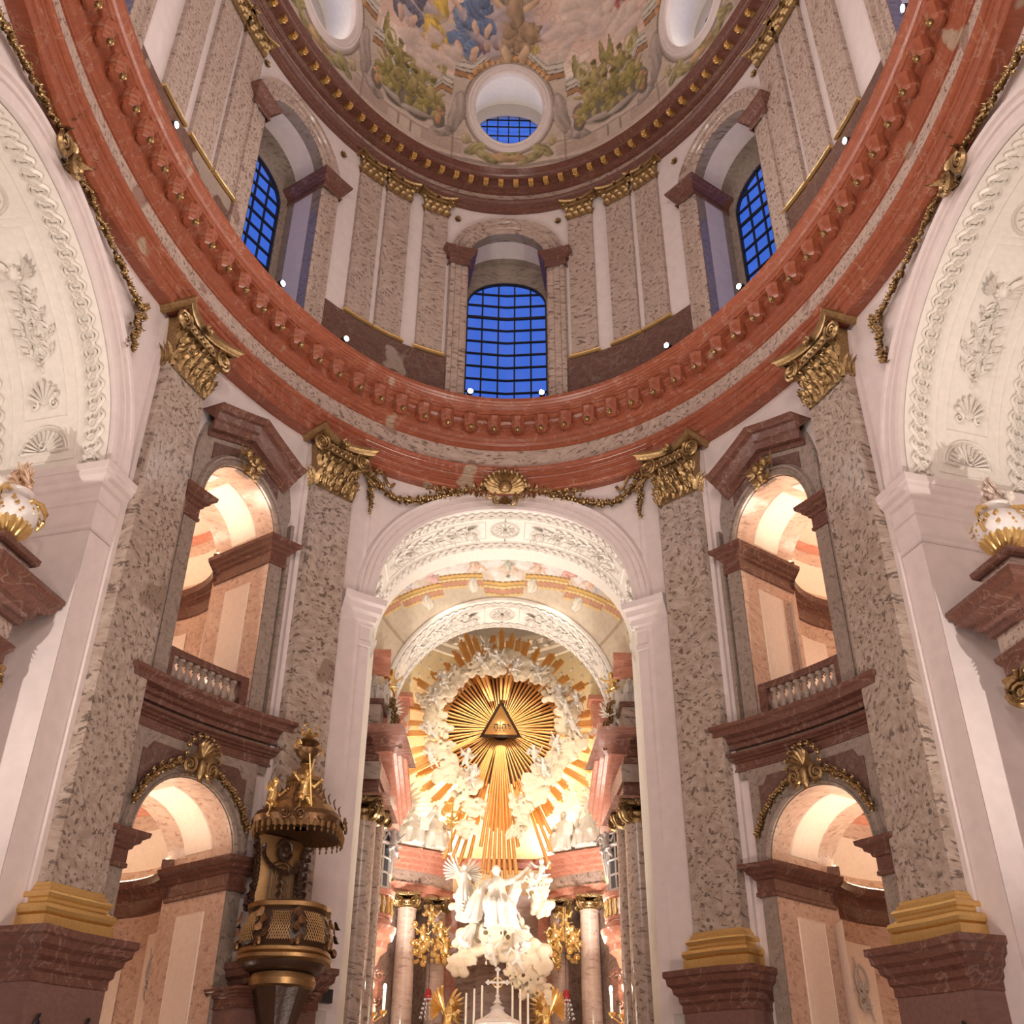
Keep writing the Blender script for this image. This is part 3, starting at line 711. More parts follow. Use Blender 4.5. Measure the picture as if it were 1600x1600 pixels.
    # floor slab of the gallery + string cornices
    m = M(pf)
    CR = [(0, 0), (.06, .03), (.06, .16), (.14, .2), (.16, .3), (.32, .36), (.34, .5), (.42, .56), (.42, .66), (-.1, .66)]
    m.band(line((L0-.45, 0), (L0-.45, .1), (L1+.45, .1), (L1+.45, 0), n=8), scaled(CR, 1.1, 1.05, 13.08)); m.build('gallery_cornice', BROWN, st)
    m = M(pf); m.band(line((L0-.35, 0), (L0-.35, .1), (L1+.35, .1), (L1+.35, 0), n=8), scaled(IMP, .8, .62, 12.42)); m.build('string_cornice', BROWN, st)
    m = M(f); m.slab(np.linspace(L0-.3, L1+.3, 8), 12.2, 13.8, 0, .1); m.build('frieze', GREYB, st)
    m = M(f); m.slab(np.linspace(L0, L1, 6), 13.55, 13.78, -2.4, .1); m.build('gallery_floor', BROWN, st)
    # rooms behind: oval drum with lit cove
    dz = sag(np.array(BC), np.array(10.)).item()-10.
    for lev, zb, zs, hh in (('lower', 0., LS-.25, 12.6), ('upper', 13.6, US_-.25, 22.4)):
        rm = setting('wall_side_chapel', '%s round side room behind the %s bay, lit from its cove' % (lev, side))
        k = 40; g0, dd_ = (.64, 2.35) if lev == 'lower' else (.59, 2.45)
        rc = at(f, BC, 0, -2.4-dd_); ax = at(f, BC, 0, -2.4)-rc; a0 = math.atan2(ax[1], ax[0])
        def lat(pr, mt, nm, gap=g0, kk=k): m = M(); m.lathe(pr, (rc[0], rc[1], 0), kk, a0+gap, a0+2*pi-gap); return m.build(nm, mt, rm)
        R_ = 3.34
        lat([(R_, zb), (R_, zs-.55)], PINK, 'lower_wall')
        lat([(R_, zs-.55), (R_-.05, zs-.5), (R_-.05, zs-.1), (R_-.14, zs), (R_-.16, zs+.1), (R_-.34, zs+.2), (R_-.38, zs+.42), (R_, zs+.44)], BROWN, 'cornice')
        m = M()
        for e in (-1, 1):
            an = a0+e*(g0+.01); ca, sa = cos(an), sin(an); pr_ = [(R_+.3, zs-.55), (R_-.06, zs-.5), (R_-.2, zs+.1), (R_-.4, zs+.2), (R_-.4, zs+.44), (R_+.3, zs+.46)]
            m.add([[rc[0]+q_*ca, rc[1]+q_*sa, z_] for q_, z_ in pr_]+[[rc[0]+R_*ca, rc[1]+R_*sa, zs]], [[[i, (i+1) % 6, 6] for i in range(6)]])
        m.build('cornice_end', BROWN, rm)
        lat([(R_, zs+.4), (R_, zs+.8)], PINK, 'cove_wall'); lat([(R_, zs+.8), (R_, zs+2.0)], CREAM, 'cove_panel')
        lat([(R_, zs+2.0), (R_, zs+2.5)], PINK, 'upper_band'); lat([(R_, zs+2.5), (R_-.12, zs+2.55), (R_-.2, zs+2.75), (R_, zs+2.8)], REDL, 'upper_cornice')
        a = np.linspace(0, pi/2, 8); m = M(); m.lathe([(R_*math.cos(t), zs+2.8+2.0*math.sin(t)) for t in a], (rc[0], rc[1], 0), k); m.build('vault', CREAM, rm)
        m = M(); m.lathe([(R_-.30, zs+.45), (R_-.30, zs+.47), (R_-.24, zs+.47)], (rc[0], rc[1], 0), k, a0+g0, a0+2*pi-g0); m.build('light_strip', STRIP, rm)
        # wall panels and gilt emblem in the vault
        m = M()
        for j in range(7):
            th0 = a0+g0+.25+j*.75
            for dt, mt_ in ((.46, 0),):
                P = np.zeros((6, 2, 3)); an = np.linspace(th0, th0+dt, 6)
                P[:, :, 0] = rc[0]+(R_-.03)*np.cos(an)[:, None]; P[:, :, 1] = rc[1]+(R_-.03)*np.sin(an)[:, None]; P[:, :, 2] = [zb+.9, zs-1.15]; m.grid(P)
        m.build('cream_panels', CREAM, rm)
        m = M()
        for j in range(7):
            th0 = a0+g0+.25+j*.75+.23; zc = zs-2.2 if lev == 'lower' else zs+3.6; RR = R_-.1 if lev == 'lower' else R_-.35
            def em(p, th0=th0, zc=zc, RR=RR): return np.stack([rc[0]+(RR-p[:, 2])*np.cos(th0+p[:, 0]/RR), rc[1]+(RR-p[:, 2])*np.sin(th0+p[:, 0]/RR), zc+p[:, 1]], 1)
            if lev == 'upper': m.volute((-.18, 0, 0), .17, turns=1.5, tr=.25, f=em); m.volute((.18, 0, 0), .17, turns=1.5, tr=.25, sgn=-1, f=em); m.flower((0, .1, 0), .14, f=em)
            else:
                t = np.linspace(0, 2*pi, 25)[:-1]; m.tube(np.stack([.3*np.cos(t), .42*np.sin(t), 0*t], 1), .035, 5, True, em); m.tube(np.stack([.24*np.cos(t), -.55+.24*np.sin(t), 0*t], 1), .03, 5, True, em)
                m.tube([[-.35, -1.05, 0], [.28, .62, 0]], .025, 5, f=em)
                for q in range(7): m.leaf((-.2+.066*q, -.18, .02), ((q-3)*.12, 1, 0), (0, 0, 1), .2, .06, .2, 4, em)
                m.tube([[-.2, -.2, .02], [.2, -.2, .02]], .035, 5, f=em)
                for q in range(12): m.leaf((rnd.uniform(-.3, .3), -.5+rnd.uniform(-.3, .2), .02), (rnd.uniform(-1, 1), rnd.uniform(-.6, .6), 0), (0, 0, 1), .3, .07, .3, 4, em)
        m.build('gilt_emblem' if lev == 'upper' else 'wreath_emblem', INLAY if lev == 'upper' else GSTONE, rm)
        m = M(); m.lathe([(0, zb-.15), (R_+.1, zb-.15), (R_+.1, zb), (0, zb)], (rc[0], rc[1], 0), 24); m.build('room_floor', BROWN, rm)
        pz = zs+.6+dz
        light('AREA', 'cove_light', (rc[0], rc[1], pz), 230*LP, (1, .78, .60), 2.6, (rc[0], rc[1], 40))
        e = at(f, BC, zs+.3, -1.2); light('AREA', 'reveal_light', (e[0], e[1], e[2]), 70*LP, (1, .78, .60), 1.0, (e[0], e[1], 60))
        light('POINT', 'room_light', (rc[0], rc[1], zb+3.0+dz), 230*LP, (1, .78, .62), .3)
    # balustrade
    bt = thing('balustrade', 'brown marble balustrade with stone balusters in the upper opening, %s bay' % side, 'balustrade', at(f, BC, UB, 0), 'balustrades of the galleries')
    m = M(f); m.slab(np.linspace(BC-UR, BC+UR, 6), 14.72, 14.92, -.28, .02); m.build('rail', BROWN, bt)
    m = M(f); m.slab(np.linspace(BC-UR, BC+UR, 6), 13.76, 13.9, -.28, .02); m.build('plinth', BROWN, bt)
    for e in (-1, 1): m = M(f); m.slab(np.linspace(BC+e*UR-e*.3, BC+e*UR, 2), 13.8, 14.8, -.3, .04); m.build('post', BROWN, bt)
    pr = [(.03, 0), (.13, 0), (.13, .06), (.07, .1), (.09, .16), (.145, .28), (.12, .40), (.065, .53), (.06, .6), (.10, .64), (.07, .68), (.13, .74), (.13, .82), (.03, .82)]
    m = M(); m.lathe(pr, k=10); bme = m.build('baluster', GREY, keep=True)
    n = 9
    for i in range(n):
        u = BC-UR+.46+(2*UR-.92)*i/(n-1); p = at(f, u, 13.9, -.13); inst('baluster', bme, bt, p)
    # gilded ornaments over the arches
    gc = thing('gilded_cartouche', 'gilded shell cartouche with garlands crowning the lower arch of the %s bay' % side, 'cartouche', at(f, BC, 11.6, .3), 'gilded shell cartouches')
    m = M(f); cz = 12.05
    for j in range(9): x = pi*j/8; m.leaf((BC, cz, .42), (cos(x), sin(x), 0), (0, 0, 1), .55, .2, .45); m.flower((BC+.62*cos(x), cz+.58*sin(x), .4), .14, n=5)
    for s_ in (-1, 1): m.volute((BC+s_*.42, cz-.28, .42), .24, (s_, 0, 0), (0, 1, 0), 1.7, .28); m.leaf((BC+s_*.3, cz-.4, .4), (s_*.3, -1, 0), (0, 0, 1), .35, .15, .6)
    m.ell((BC, cz-.35, .45), (.14, .3, .12)); m.leaf((BC, cz-.4, .4), (0, -1, 0), (0, 0, 1), .4, .2, .5)
    m.build('shell', GOLD, gc)
    for s_ in (-1, 1):
        m = M(f)
        for i in range(21):
            x = pi/2+s_*(.30+.95*i/21); rr = LR+.36+.02*sin(i)
            m.flower((BC+rr*cos(x), LS+rr*sin(x), .3), .17, (.3*sin(i*2), .3*cos(i*2), 1), 5); m.leaf((BC+rr*cos(x), LS+rr*sin(x), .25), (cos(i*2.), sin(i*2.), 0), (0, 0, 1), .24, .1, .5, 4)
        m.build('garland', GOLD, gc)
    gc = thing('gilded_cherubs', 'gilded cherub heads with wings on the upper arch of the %s bay' % side, 'cherubs', at(f, BC, 21.2, .3), 'gilded cherub heads')
    m = M(f)
    for dx, dz_ in ((-.15, .28), (.22, .35), (.02, -.12)):
        m.ell((BC+dx, 21.35+dz_, .45), (.14, .16, .14), 10, 8)
        for q in range(6): x = q*pi/3; m.ell((BC+dx+.12*cos(x), 21.38+dz_+.13*sin(x), .44), .05, 6, 4)
        for s_ in (-1, 1):
            for j in range(3): m.leaf((BC+dx+s_*.1, 21.3+dz_, .4), (s_*(1-.3*j), .5-.5*j, 0), (0, 0, 1), .42, .14, .4)
    m.build('heads_and_wings', GOLD, gc)

# ------------------------------------------------------------------ main entablature ring
ring_s = np.linspace(-PER/2, PER/2, 181)
def ringband(nm, prof, mt, par, f=Win):
    m = M(f); P = np.zeros((len(ring_s), len(prof), 3)); P[:, :, 0] = ring_s[:, None]
    for j, (w_, z) in enumerate(prof): P[:, j, 1] = z; P[:, j, 2] = w_
    m.grid(P); return m.build(nm, mt, par)
tr = setting('trim_1', 'red and grey marble entablature ringing the nave')
ringband('architrave', [(-.3, 24.12), (.46, 24.12), (.49, 24.15), (.49, 24.34), (.53, 24.37), (.50, 24.40), (.54, 24.42), (.54, 24.62), (.58, 24.66), (.55, 24.69), (.59, 24.71), (.59, 24.86), (.64, 24.88), (.62, 24.92), (.70, 24.99), (.71, 25.06), (.52, 25.08)], RED, tr)
ringband('frieze', [(.52, 25.06), (.52, 25.92)], PALE, tr)
ringband('cornice', [(.5, 25.90), (.58, 25.92), (.58, 26.0), (.63, 26.03), (.60, 26.07), (.68, 26.14), (.69, 26.2), (.66, 26.22), (.76, 26.3), (.78, 26.38), (.78, 26.86), (.84, 26.9), (.82, 26.94), (.90, 27.02), (1.16, 27.04), (1.16, 27.1), (1.12, 27.12), (1.20, 27.14), (1.21, 27.26), (1.26, 27.29), (1.23, 27.33), (1.29, 27.42), (1.28, 27.46), (1.34, 27.52), (1.33, 27.56), (1.39, 27.62), (1.41, 27.75), (.2, 27.80)], RED, tr)
def brackmesh():
    m = M(); m.lathe([(0, -.24), (.15, -.22), (.20, -.14), (.22, 0), (.22, .2), (.25, .24), (.25, .28), (0, .28)], k=8, a0=pi/8, a1=2*pi+pi/8); m.box((0, -.18, .06), (.40, .34, .40))
    return m.build('bracket', RED, keep=True)
BM = brackmesh()
for _v in BM.vertices: _v.co *= 1.2; m = M(); m.flower((0, 0, 0), .17, (0, .8, -1), 7); m.ell((0, .03, -.04), .07, 7, 5); RM = m.build('rosette', GOLD, keep=True)
NB = 88
for i in range(NB):
    s_ = (i+.5-NB/2)*PER/NB
    if abs(s_) > 30: continue
    p = at(Win, s_, 26.72, 1.0); b = inst('bracket', BM, tr, p, (0, 0, facing(p))); b['_org'] = [float(x) for x in p]
    q = inst('rosette', RM, b, p, (0, 0, 0)); q.location = (0, .20, -.26)

# spotlights on the cornice -----------------------------------------------------------------------
def lampmesh():
    m = M(); m.lathe([(0, -.12), (.10, -.12), (.12, -.04), (.12, .14), (.0, .14)], k=12, axis=1); a = m.build('housing', BLACK, keep=True)
    m = M(); m.ell((0, .15, 0), (.10, .03, .10), 12, 6); b = m.build('lens', LAMP, keep=True)
    m = M(); m.tube([[-.14, 0, 0], [-.14, 0, -.16], [.14, 0, -.16], [.14, 0, 0]], .018, 5); c = m.build('yoke', BLACK, keep=True)
    return a, b, c
LM = lampmesh()
for s_, wh in ((-1.7, 'left foot of the middle window'), (1.66, 'right foot of the middle window'), (-7.9, 'cornice left of the middle window'), (7.8, 'cornice right of the middle window'), (-11.5, 'foot of the left window'), (11.8, 'foot of the right window'), (-18.6, 'cornice left of the left window'), (18.5, 'cornice right of the right window'), (-22.9, 'cornice at the upper left edge'), (22.9, 'cornice at the upper right edge')):
    p = at(Win, s_, 27.98, 1.28); t = thing('spotlight', 'small bright spotlight standing on the %s' % wh, 'spotlight', p, 'spotlights on the cornice')
    fa = facing(p)
    for nm, me in zip(('housing', 'lens', 'yoke'), LM): inst(nm, me, t, p, (-.15, 0, fa))
    inward = np.array([-p[0], YC-p[1], 0]); inward /= np.linalg.norm(inward)
    l = light('SPOT', 'spot_beam', tuple(p+inward*.25), 1250*LP, (1, .88, .80), .1, tuple(np.array([0, YC, 31])+inward*6), 140)

# ------------------------------------------------------------------ drum
def Wd(p): p = np.array(p, float); p[:, 2] = -(p[:, 2]-.33)+.0; p[:, 2] = p[:, 2]; return W0(np.stack([p[:, 0], p[:, 1], -( -p[:, 2])], 1)) if False else W0(np.stack([p[:, 0], p[:, 1], p[:, 2]-.66], 1)) if False else W0(np.stack([p[:, 0], p[:, 1], p[:, 2]-.66+.0], 1))
def Wd(p):                      # (s, z, w), wall face 0.33 inside the nave oval
    p = np.array(p, float); p[:, 2] = -.33-p[:, 2]; return W0(p)
DR, DS, DB = 1.78, 36.05, 28.3
DC = [0, -11.1, 11.1, -22.6, 22.6]
st = setting('wall_drum', 'white plaster wall of the drum under the dome')
m = M(Wd); edges = sorted(DC)
prev = -PER/2
for c in edges+[None]:
    nxt = (c-DR) if c is not None else PER/2
    m.slab(np.linspace(prev, nxt, max(3, int((nxt-prev)/.8))), 27.5, 39.4, -.3, 0)
    if c is not None:
        m.slab(cosp(c, DR, 20), archfn(c, DS, DR), 39.4, -.3, 0); m.slab(np.linspace(c-DR, c+DR, 6), 27.5, DB, -.3, 0); prev = c+DR
m.build('plaster', PL, st)
for i, c in enumerate(DC):
    pos = ['in the middle', 'left of the middle', 'right of the middle', 'at the upper left edge', 'at the upper right edge'][i]
    wt = setting('window_%d' % (i+1), 'tall arched drum window %s' % pos)
    m = M(Wd); m.band(archpath(c, DS, DR, 27.6, 30), [(0, -.3), (0, .12), (.08, .16), (.3, .13), (.34, .18), (.6, .16), (.65, .24), (.84, .24), (.88, 0)]); m.build('frame', PALE, wt)
    T = arcmap(Wd, c, DS, DR-.02); tot = pi*DR
    for nm, d0, d1, mt in (('reveal_outer', -.12, .35, GREYB), ('reveal_plaster', .35, 1.35, PL), ('reveal_inner', 1.35, 1.95, GREYB)):
        m = M(T)
        for a, b, n in ((-8.5, 0, 2), (0, tot, 26), (tot, tot+8.5, 2)):
            P = np.zeros((n+1, 2, 3)); P[:, :, 0] = np.linspace(a, b, n+1)[:, None]; P[:, :, 1] = [d0, d1]; m.grid(P)
        m.build(nm, mt, wt)
    m = M(Wd); rg = 1.47; zg = 35.25
    m.slab(np.linspace(c-DR-.2, c-rg, 2), 27.5, 38.5, -2.0, -1.75); m.slab(np.linspace(c+rg, c+DR+.2, 2), 27.5, 38.5, -2.0, -1.75); m.slab(cosp(c, rg, 20), archfn(c, zg, rg), 38.5, -2.0, -1.75)
    m.slab(np.linspace(c-DR, c+DR, 3), 27.4, DB, -2.0, .0); m.build('inner_wall', GREYB, wt)
    m = M(plan(Wd))
    for a in (line((c-DR-.9, 0), (c-DR-.9, .25), (c-DR, .25), (c-DR, -1.9), n=3), line((c+DR, -1.9), (c+DR, .25), (c+DR+.9, .25), (c+DR+.9, 0), n=3)):
        m.band(a, scaled(IMP, .9, .95, DS-.62))
    m.build('imposts', BROWN, wt)
    if abs(c) < 15:
        cw = 2*rg/5; rh = .70; zb = DB
        for a in range(5):
            for b in range(13):
                u0 = c-rg+a*cw; z0 = zb+b*rh; us = np.linspace(u0+.02, u0+cw-.02, 5); fn = archfn(c, zg, rg-.02)
                tops = [min(z0+rh-.02, fn(u)) for u in us]
                if max(tops) < z0+.06: continue
                m = M(Wd); m.slab(us, z0+.02, lambda u: max(z0+.03, min(z0+rh-.02, fn(u))), -1.90, -1.88); m.build('pane', GLASS, wt, smooth=0)
        for a in range(1, 5): u = c-rg+a*cw; m = M(Wd); m.slab([u-.028, u+.028], zb, archfn(c, zg, rg), -1.92, -1.84); m.build('glazing_bar', IRON, wt)
        for b in range(1, 12):
            z = zb+b*rh; hw = rg if z < zg else math.sqrt(max(0, rg*rg-(z-zg)**2)); k = .055 if b in (2, 9) else .028
            if hw > .15: m = M(Wd); m.slab([c-hw, c, c+hw], z-k, z+k, -1.93, -1.83); m.build('glazing_bar', IRON, wt)
        m = M(Wd); m.band(archpath(c, zg, rg, zb), [(-.05, -1.94), (-.05, -1.8), (.05, -1.8)]); m.build('sash_frame', IRON, wt)
    else:
        m = M(Wd); m.slab(cosp(c, rg, 12), zb if False else DB, archfn(c, zg, rg), -1.90, -1.88); m.build('pane', GLASS, wt)
# drum pilasters, dado and gilt base line
DP = [(3.42, 1.15), (5.33, 1.2), (6.80, 1.15), (14.3, 1.2), (15.85, 1.25), (17.65, 1.3)]
names = ['right beside the middle window', 'second from the middle window', 'third from the middle window', 'just beyond the side window', 'second beyond the side window', 'third beyond the side window']
for sx, side in ((-1, 'left'), (1, 'right')):
    f = mirror(Wd, sx)
    for (c, wd), nm in zip(DP, names):
        t = thing('drum_pilaster', 'pale marble drum pilaster, %s, %s side' % (nm.replace('right beside', 'next to'), side), 'pilaster', at(f, c, 30.2, 0), 'pilasters of the drum')
        m = M(f); m.slab(np.linspace(c-wd/2, c+wd/2, 3), 30.4, 38.25, 0, .17); m.build('shaft', PALE, t)
        m = M(plan(f)); m.band(line((c-wd/2-.06, 0), (c-wd/2-.06, .19), (c+wd/2+.06, .19), (c+wd/2+.06, 0), n=2), [(0, 30.18), (.07, 30.2), (.07, 30.27), (.02, 30.29), (.05, 30.34), (.0, 30.42), (-.1, 30.42)]); m.build('base', GOLDB, t)
        capital(t, f, c, wd, 38.12, 1.08, .18, GOLD, big=False)
    st = setting('trim_3', 'dark marble dado of the drum, %s side' % side)
    m = M(f)
    for a, b in ((2.66, 8.4), (13.78, 19.9)): m.slab(np.linspace(a, b, 10), 27.6, 30.18, 0, .16)
    m.build('dado', DARKM, st)
    for c in (2.36, 8.4, 13.35, 19.9):
        m = M(f); z = 38.55
        ro = thing('gilded_rosette', 'gilded wall rosette between window arch and capital, %s side, %s' % (side, {2.36: 'nearest the middle', 8.4: 'second from the middle', 13.35: 'third from the middle', 19.9: 'fourth from the middle'}[c]), 'rosette', at(f, c, z, 0), 'rosettes of the drum')
        m.flower((c, z-.2, .05), .24, (0, 0, 1), 8); m.build('petals', GOLD, ro); m = M(f); m.ell((c, z-.2, .12), .07, 8, 6); m.build('boss', GOLD, ro)
# dome cornice
tr = setting('trim_2', 'brown and gilt cornice below the dome')
ringband('architrave', [(-.1, 39.15), (.14, 39.15), (.16, 39.35), (.22, 39.38), (.23, 39.6), (.32, 39.68), (.33, 39.76), (.16, 39.78)], DBROWN, tr, Wd)
ringband('frieze', [(.16, 39.76), (.16, 40.22)], PALE, tr, Wd)
ringband('cornice', [(.14, 40.2), (.26, 40.24), (.28, 40.34), (.42, 40.40), (.44, 40.58), (.80, 40.60), (.81, 40.74), (.88, 40.78), (.95, 40.95), (1.0, 41.05), (.2, 41.1)], DBROWN, tr, Wd)
m = M(); m.box((0, 0, 0), (.22, .34, .18)); m.flower((0, .10, -.12), .17, (0, .7, -1), 6); MM = m.build('modillion', GOLDB, keep=True)
NM = 118
for i in range(NM):
    s_ = (i+.5-NM/2)*PER/NM
    if abs(s_) > 27: continue
    p = at(Wd, s_, 40.50, .62); inst('modillion', MM, tr, p, (0, 0, facing(p)))
#PART4
# ------------------------------------------------------------------ dome with fresco
DH = 16.0
def Dm(p):                      # (s, v, w): v = metres up the dome, w inwards
    p = np.asarray(p, float); an = np.interp(np.abs(p[:, 0]), _L, _th)*np.sign(p[:, 0]); ph = p[:, 1]/DH
    a, b = A-1.0, B-1.0
    P = np.stack([a*np.cos(ph)*np.sin(an), YC+b*np.cos(ph)*np.cos(an), 41+DH*np.sin(ph)], 1)
    n = np.stack([np.cos(ph)*np.sin(an)/a, np.cos(ph)*np.cos(an)/b, np.sin(ph)/DH], 1); n /= np.linalg.norm(n, axis=1)[:, None]
    return P-n*p[:, 2:3]
def vnoise(x, y, seed=0):
    xi = np.floor(x).astype(int); yi = np.floor(y).astype(int); fx = x-xi; fy = y-yi
    h = lambda i, j: np.modf(np.abs(np.sin(i*127.1+j*311.7+seed*74.7)*43758.5453))[0]
    fx = fx*fx*(3-2*fx); fy = fy*fy*(3-2*fy)
    return (h(xi, yi)*(1-fx)+h(xi+1, yi)*fx)*(1-fy)+(h(xi, yi+1)*(1-fx)+h(xi+1, yi+1)*fx)*fy
def fbm(x, y, seed=0, o=5):
    t = 0; a = .5; q = 0
    for k in range(o): t = t+a*vnoise(x*2**k, y*2**k, seed+k); q += a; a *= .55
    return t/q
class Paint:
    """flat painting on a surface: u, v in metres"""
    def __init__(s, U, V): s.U, s.V = U, V; s.C = np.zeros(U.shape+(3,))
    def fill(s, mask, col): s.C = s.C*(1-mask[..., None])+np.array(col)*mask[..., None]
    def blob(s, u, v, ru, rv, rot, col, hi=1.35, lo=.55, fold=0, soft=.12):
        k = max(ru, rv)*1.3; sel = (np.abs(s.U-u) < k) & (np.abs(s.V-v) < k)
        if not sel.any(): return
        x = s.U[sel]-u; y = s.V[sel]-v; x, y = (x*cos(rot)+y*sin(rot))/ru, (-x*sin(rot)+y*cos(rot))/rv
        x = x+.12*np.sin(y*5+u*3); r = np.hypot(x, y)
        mk = np.clip((1-r)/soft, 0, 1)
        sh = .5+.5*np.clip(-.6*x+.7*y, -1, 1)
        if fold: sh = sh+.28*np.sin(x*fold+2.5*y+u*7)*np.abs(np.sin(y*3+u))
        sh = np.clip(sh, 0, 1)
        c = np.array(col)[None]*(lo+(hi-lo)*sh)[:, None]; c = c*np.where(r > .86, .62, 1)[:, None]
        s.C[sel] = s.C[sel]*(1-mk[:, None])+c*mk[:, None]
    def figure(s, u, v, k, robe, skin, seed, wings=None, lean=0.0):
        r = random.Random(seed); sg = r.choice((-1, 1))
        if wings:
            for e in (-1, 1):
                for j in range(5): s.blob(u+e*(.45+.1*j)*k, v+(.55+.12*j)*k, .5*k, .11*k, e*(.5+.28*j), wings, fold=9)
        for j in range(9): s.blob(u+r.uniform(-.42, .42)*k, v+r.uniform(-.75, .25)*k, r.uniform(.2, .42)*k, r.uniform(.14, .24)*k, r.uniform(-1.3, 1.3), robe, fold=r.choice((0, 7, 11)))
        for e in (-1, 1): s.blob(u+e*.22*k, v-.72*k, .12*k, .26*k, e*.35*sg, skin); s.blob(u+e*.42*k, v+.32*k, .34*k, .085*k, e*r.uniform(.2, .9), skin)
        s.blob(u+lean, v+.22*k, .26*k, .4*k, lean, skin if seed % 2 else robe, fold=5); s.blob(u+lean*1.5, v+.72*k, .14*k, .18*k, 0, skin); s.blob(u+lean*1.5, v+.82*k, .16*k, .11*k, 0, [c*.5 for c in robe])
OCV = math.radians(14.2)*DH; OCU, OCR, OCRV = [-22.6, -11.1, 0, 11.1, 22.6], 1.92, 2.12
def dome():
    st = setting('ceiling', 'frescoed oval dome with oculus windows and painted architecture')
    us = np.concatenate([np.linspace(-PER/2, -24.05, 40), np.linspace(-24, 24, 880), np.linspace(24.05, PER/2, 40)]); vs = np.concatenate([np.linspace(0, 11.5, 250), np.linspace(11.6, pi/2*DH*.999, 30)])
    U, V = np.meshgrid(us, vs, indexing='ij'); P = Paint(U, V)
    g = radians(1)*DH
    base = np.array((.50, .40, .335)); n = fbm(U*.7, V*.9, 3)
    P.C = base*(.78+.45*n)[..., None]
    per = 11.1; q = np.abs((U+per/2) % per-per/2); near0 = np.abs(U) < 27
    # ledges and piers
    for v0, wd, c in ((.55, .10, .55), (.75, .06, 1.25), (1.75, .07, .6), (1.85, .05, 1.25), (3.0, .06, .7)):
        P.fill(((np.abs(V-v0*1.0-.12*np.sin(q)) < wd)*1.).astype(float)*.7, base*c)
    P.fill(((V > .9) & (V < 1.6) & (q > 2.4) & (q < 4.6))*.55, (.36, .25, .20))
    P.fill(((V > .9) & (V < 1.6) & (np.abs(q-5.2) < .06))*.8, (.2, .14, .11)); P.fill(((V > 0) & (V < 3.1) & (np.abs(q-2.9) < .04))*.6, (.2, .15, .12))
    # broken painted cornice
    lx = [0, 1.0, 2.0, 2.25, 3.05, 3.1, 3.7, 4.15, 4.6, 5.55]; ly = [25.2, 24.3, 20.6, 20.4, 20.2, 16.3, 16.6, 14.6, 13.2, 13.0]
    ln = np.interp(q, lx, ly)*g
    D = V-ln
    sky = D > 0
    # sky: clouds pink, ochre and blue
    c1 = fbm(U*.30+3, V*.42, 11, 4); c2 = fbm(U*.6, V*.6+9, 23, 3); c3 = fbm(U*.22, V*.3, 31, 4)
    pink = np.array((.60, .42, .35)); blue = np.array((.20, .30, .42)); lite = np.array((.84, .70, .60)); grey = np.array((.27, .235, .25))
    skc = pink*(.8+.5*c2)[..., None]
    mk = np.clip((c1-.52)*9, 0, 1)[..., None]; skc = skc*(1-mk)+lite*(.85+.25*c2)[..., None]*mk
    mk = np.clip((.42-c3)*12, 0, 1)[..., None]; skc = skc*(1-mk)+blue*(.8+.5*c2)[..., None]*mk
    mk = np.clip((.36-c1)*10, 0, 1)[..., None]; skc = skc*(1-mk)+grey*(.8+.4*c2)[..., None]*mk
    ed = np.abs(((c1*9) % 1)-.5); skc = skc*(1-.22*(ed > .44))[..., None]
    mk = np.clip(D/.08, 0, 1)[..., None]; P.C = P.C*(1-mk)+skc*mk
    for a, b, c in ((0, .14, (.50, .44, .38)), (.14, .20, (.16, .13, .11)), (.20, .42, (.56, .50, .43)), (.42, .47, (.2, .17, .15)), (.47, .6, (.48, .43, .37)), (-.07, 0, (.15, .09, .06)), (-.30, -.07, (.36, .19, .09)), (-.36, -.30, (.15, .09, .06))):
        P.fill(((D > a) & (D <= b))*1., c)
    for k in range(-2, 3):
        c = k*per*1.0 if abs(k) < 2 else k*11.3
        r = np.hypot((U-c)/2.5, (V-OCV)/2.72); P.fill(np.clip((1-r)*14, 0, 1)*.9, (.37, .30, .26)); P.fill((np.abs(r-.97) < .02)*.8, (.16, .12, .10))
        for j in range(15):     # painted wreath above the oculus
            a = pi/2+(j-7)*.14; P.blob(c+2.55*cos(a), OCV+2.75*sin(a), .19, .19, j, (.42, .24, .11), 1.9, .4, fold=9)
        for e in (-1, 1):
            P.blob(c+e*1.25, 25.6*g, .55, .22, -e*.5, (.52, .38, .14), fold=6); P.figure(c+e*1.35, 26.0*g, .45, (.50, .37, .14), (.56, .42, .18), 5+k+e)
            for j in range(4): P.blob(c+e*(1.9+.16*j), 25.0*g-.1*j, .55, .07, -e*(.5+.15*j), (.40, .31, .10), fold=8)
            # scrolled consoles, urns, trophies
            P.blob(c+e*2.75, 12.0*g, .42, 1.35, e*.18, (.38, .31, .27), 1.25, .6, fold=7); P.blob(c+e*3.55, 6.9*g, .75, .36, -e*.45, (.36, .29, .25), 1.3, .5, fold=5); P.blob(c+e*3.5, 6.9*g, .26, .26, 0, (.46, .38, .33), 1.2, .4, fold=12)
            P.blob(c+e*3.75, 10.0*g, .42, .85, 0, (.20, .16, .13), 1.2, .6)
            P.blob(c+e*3.75, 9.3*g, .2, .42, 0, (.42, .24, .13), 1.7, .5); P.blob(c+e*3.75, 10.6*g, .38, .17, 0, (.50, .29, .16), 1.6, .5); P.blob(c+e*3.75, 11.2*g, .24, .2, 0, (.38, .22, .12), 1.7, .5)
            P.blob(c+e*1.7, 5.4*g, .3, .75, e*.9, (.32, .27, .13), 1.5, .5, fold=8); P.blob(c+e*1.1, 3.9*g, .85, .3, e*.4, (.30, .25, .12), 1.6, .45, fold=9); P.blob(c+e*2.2, 7.0*g, .28, .34, 0, (.42, .34, .2), 1.4, .5, fold=8)
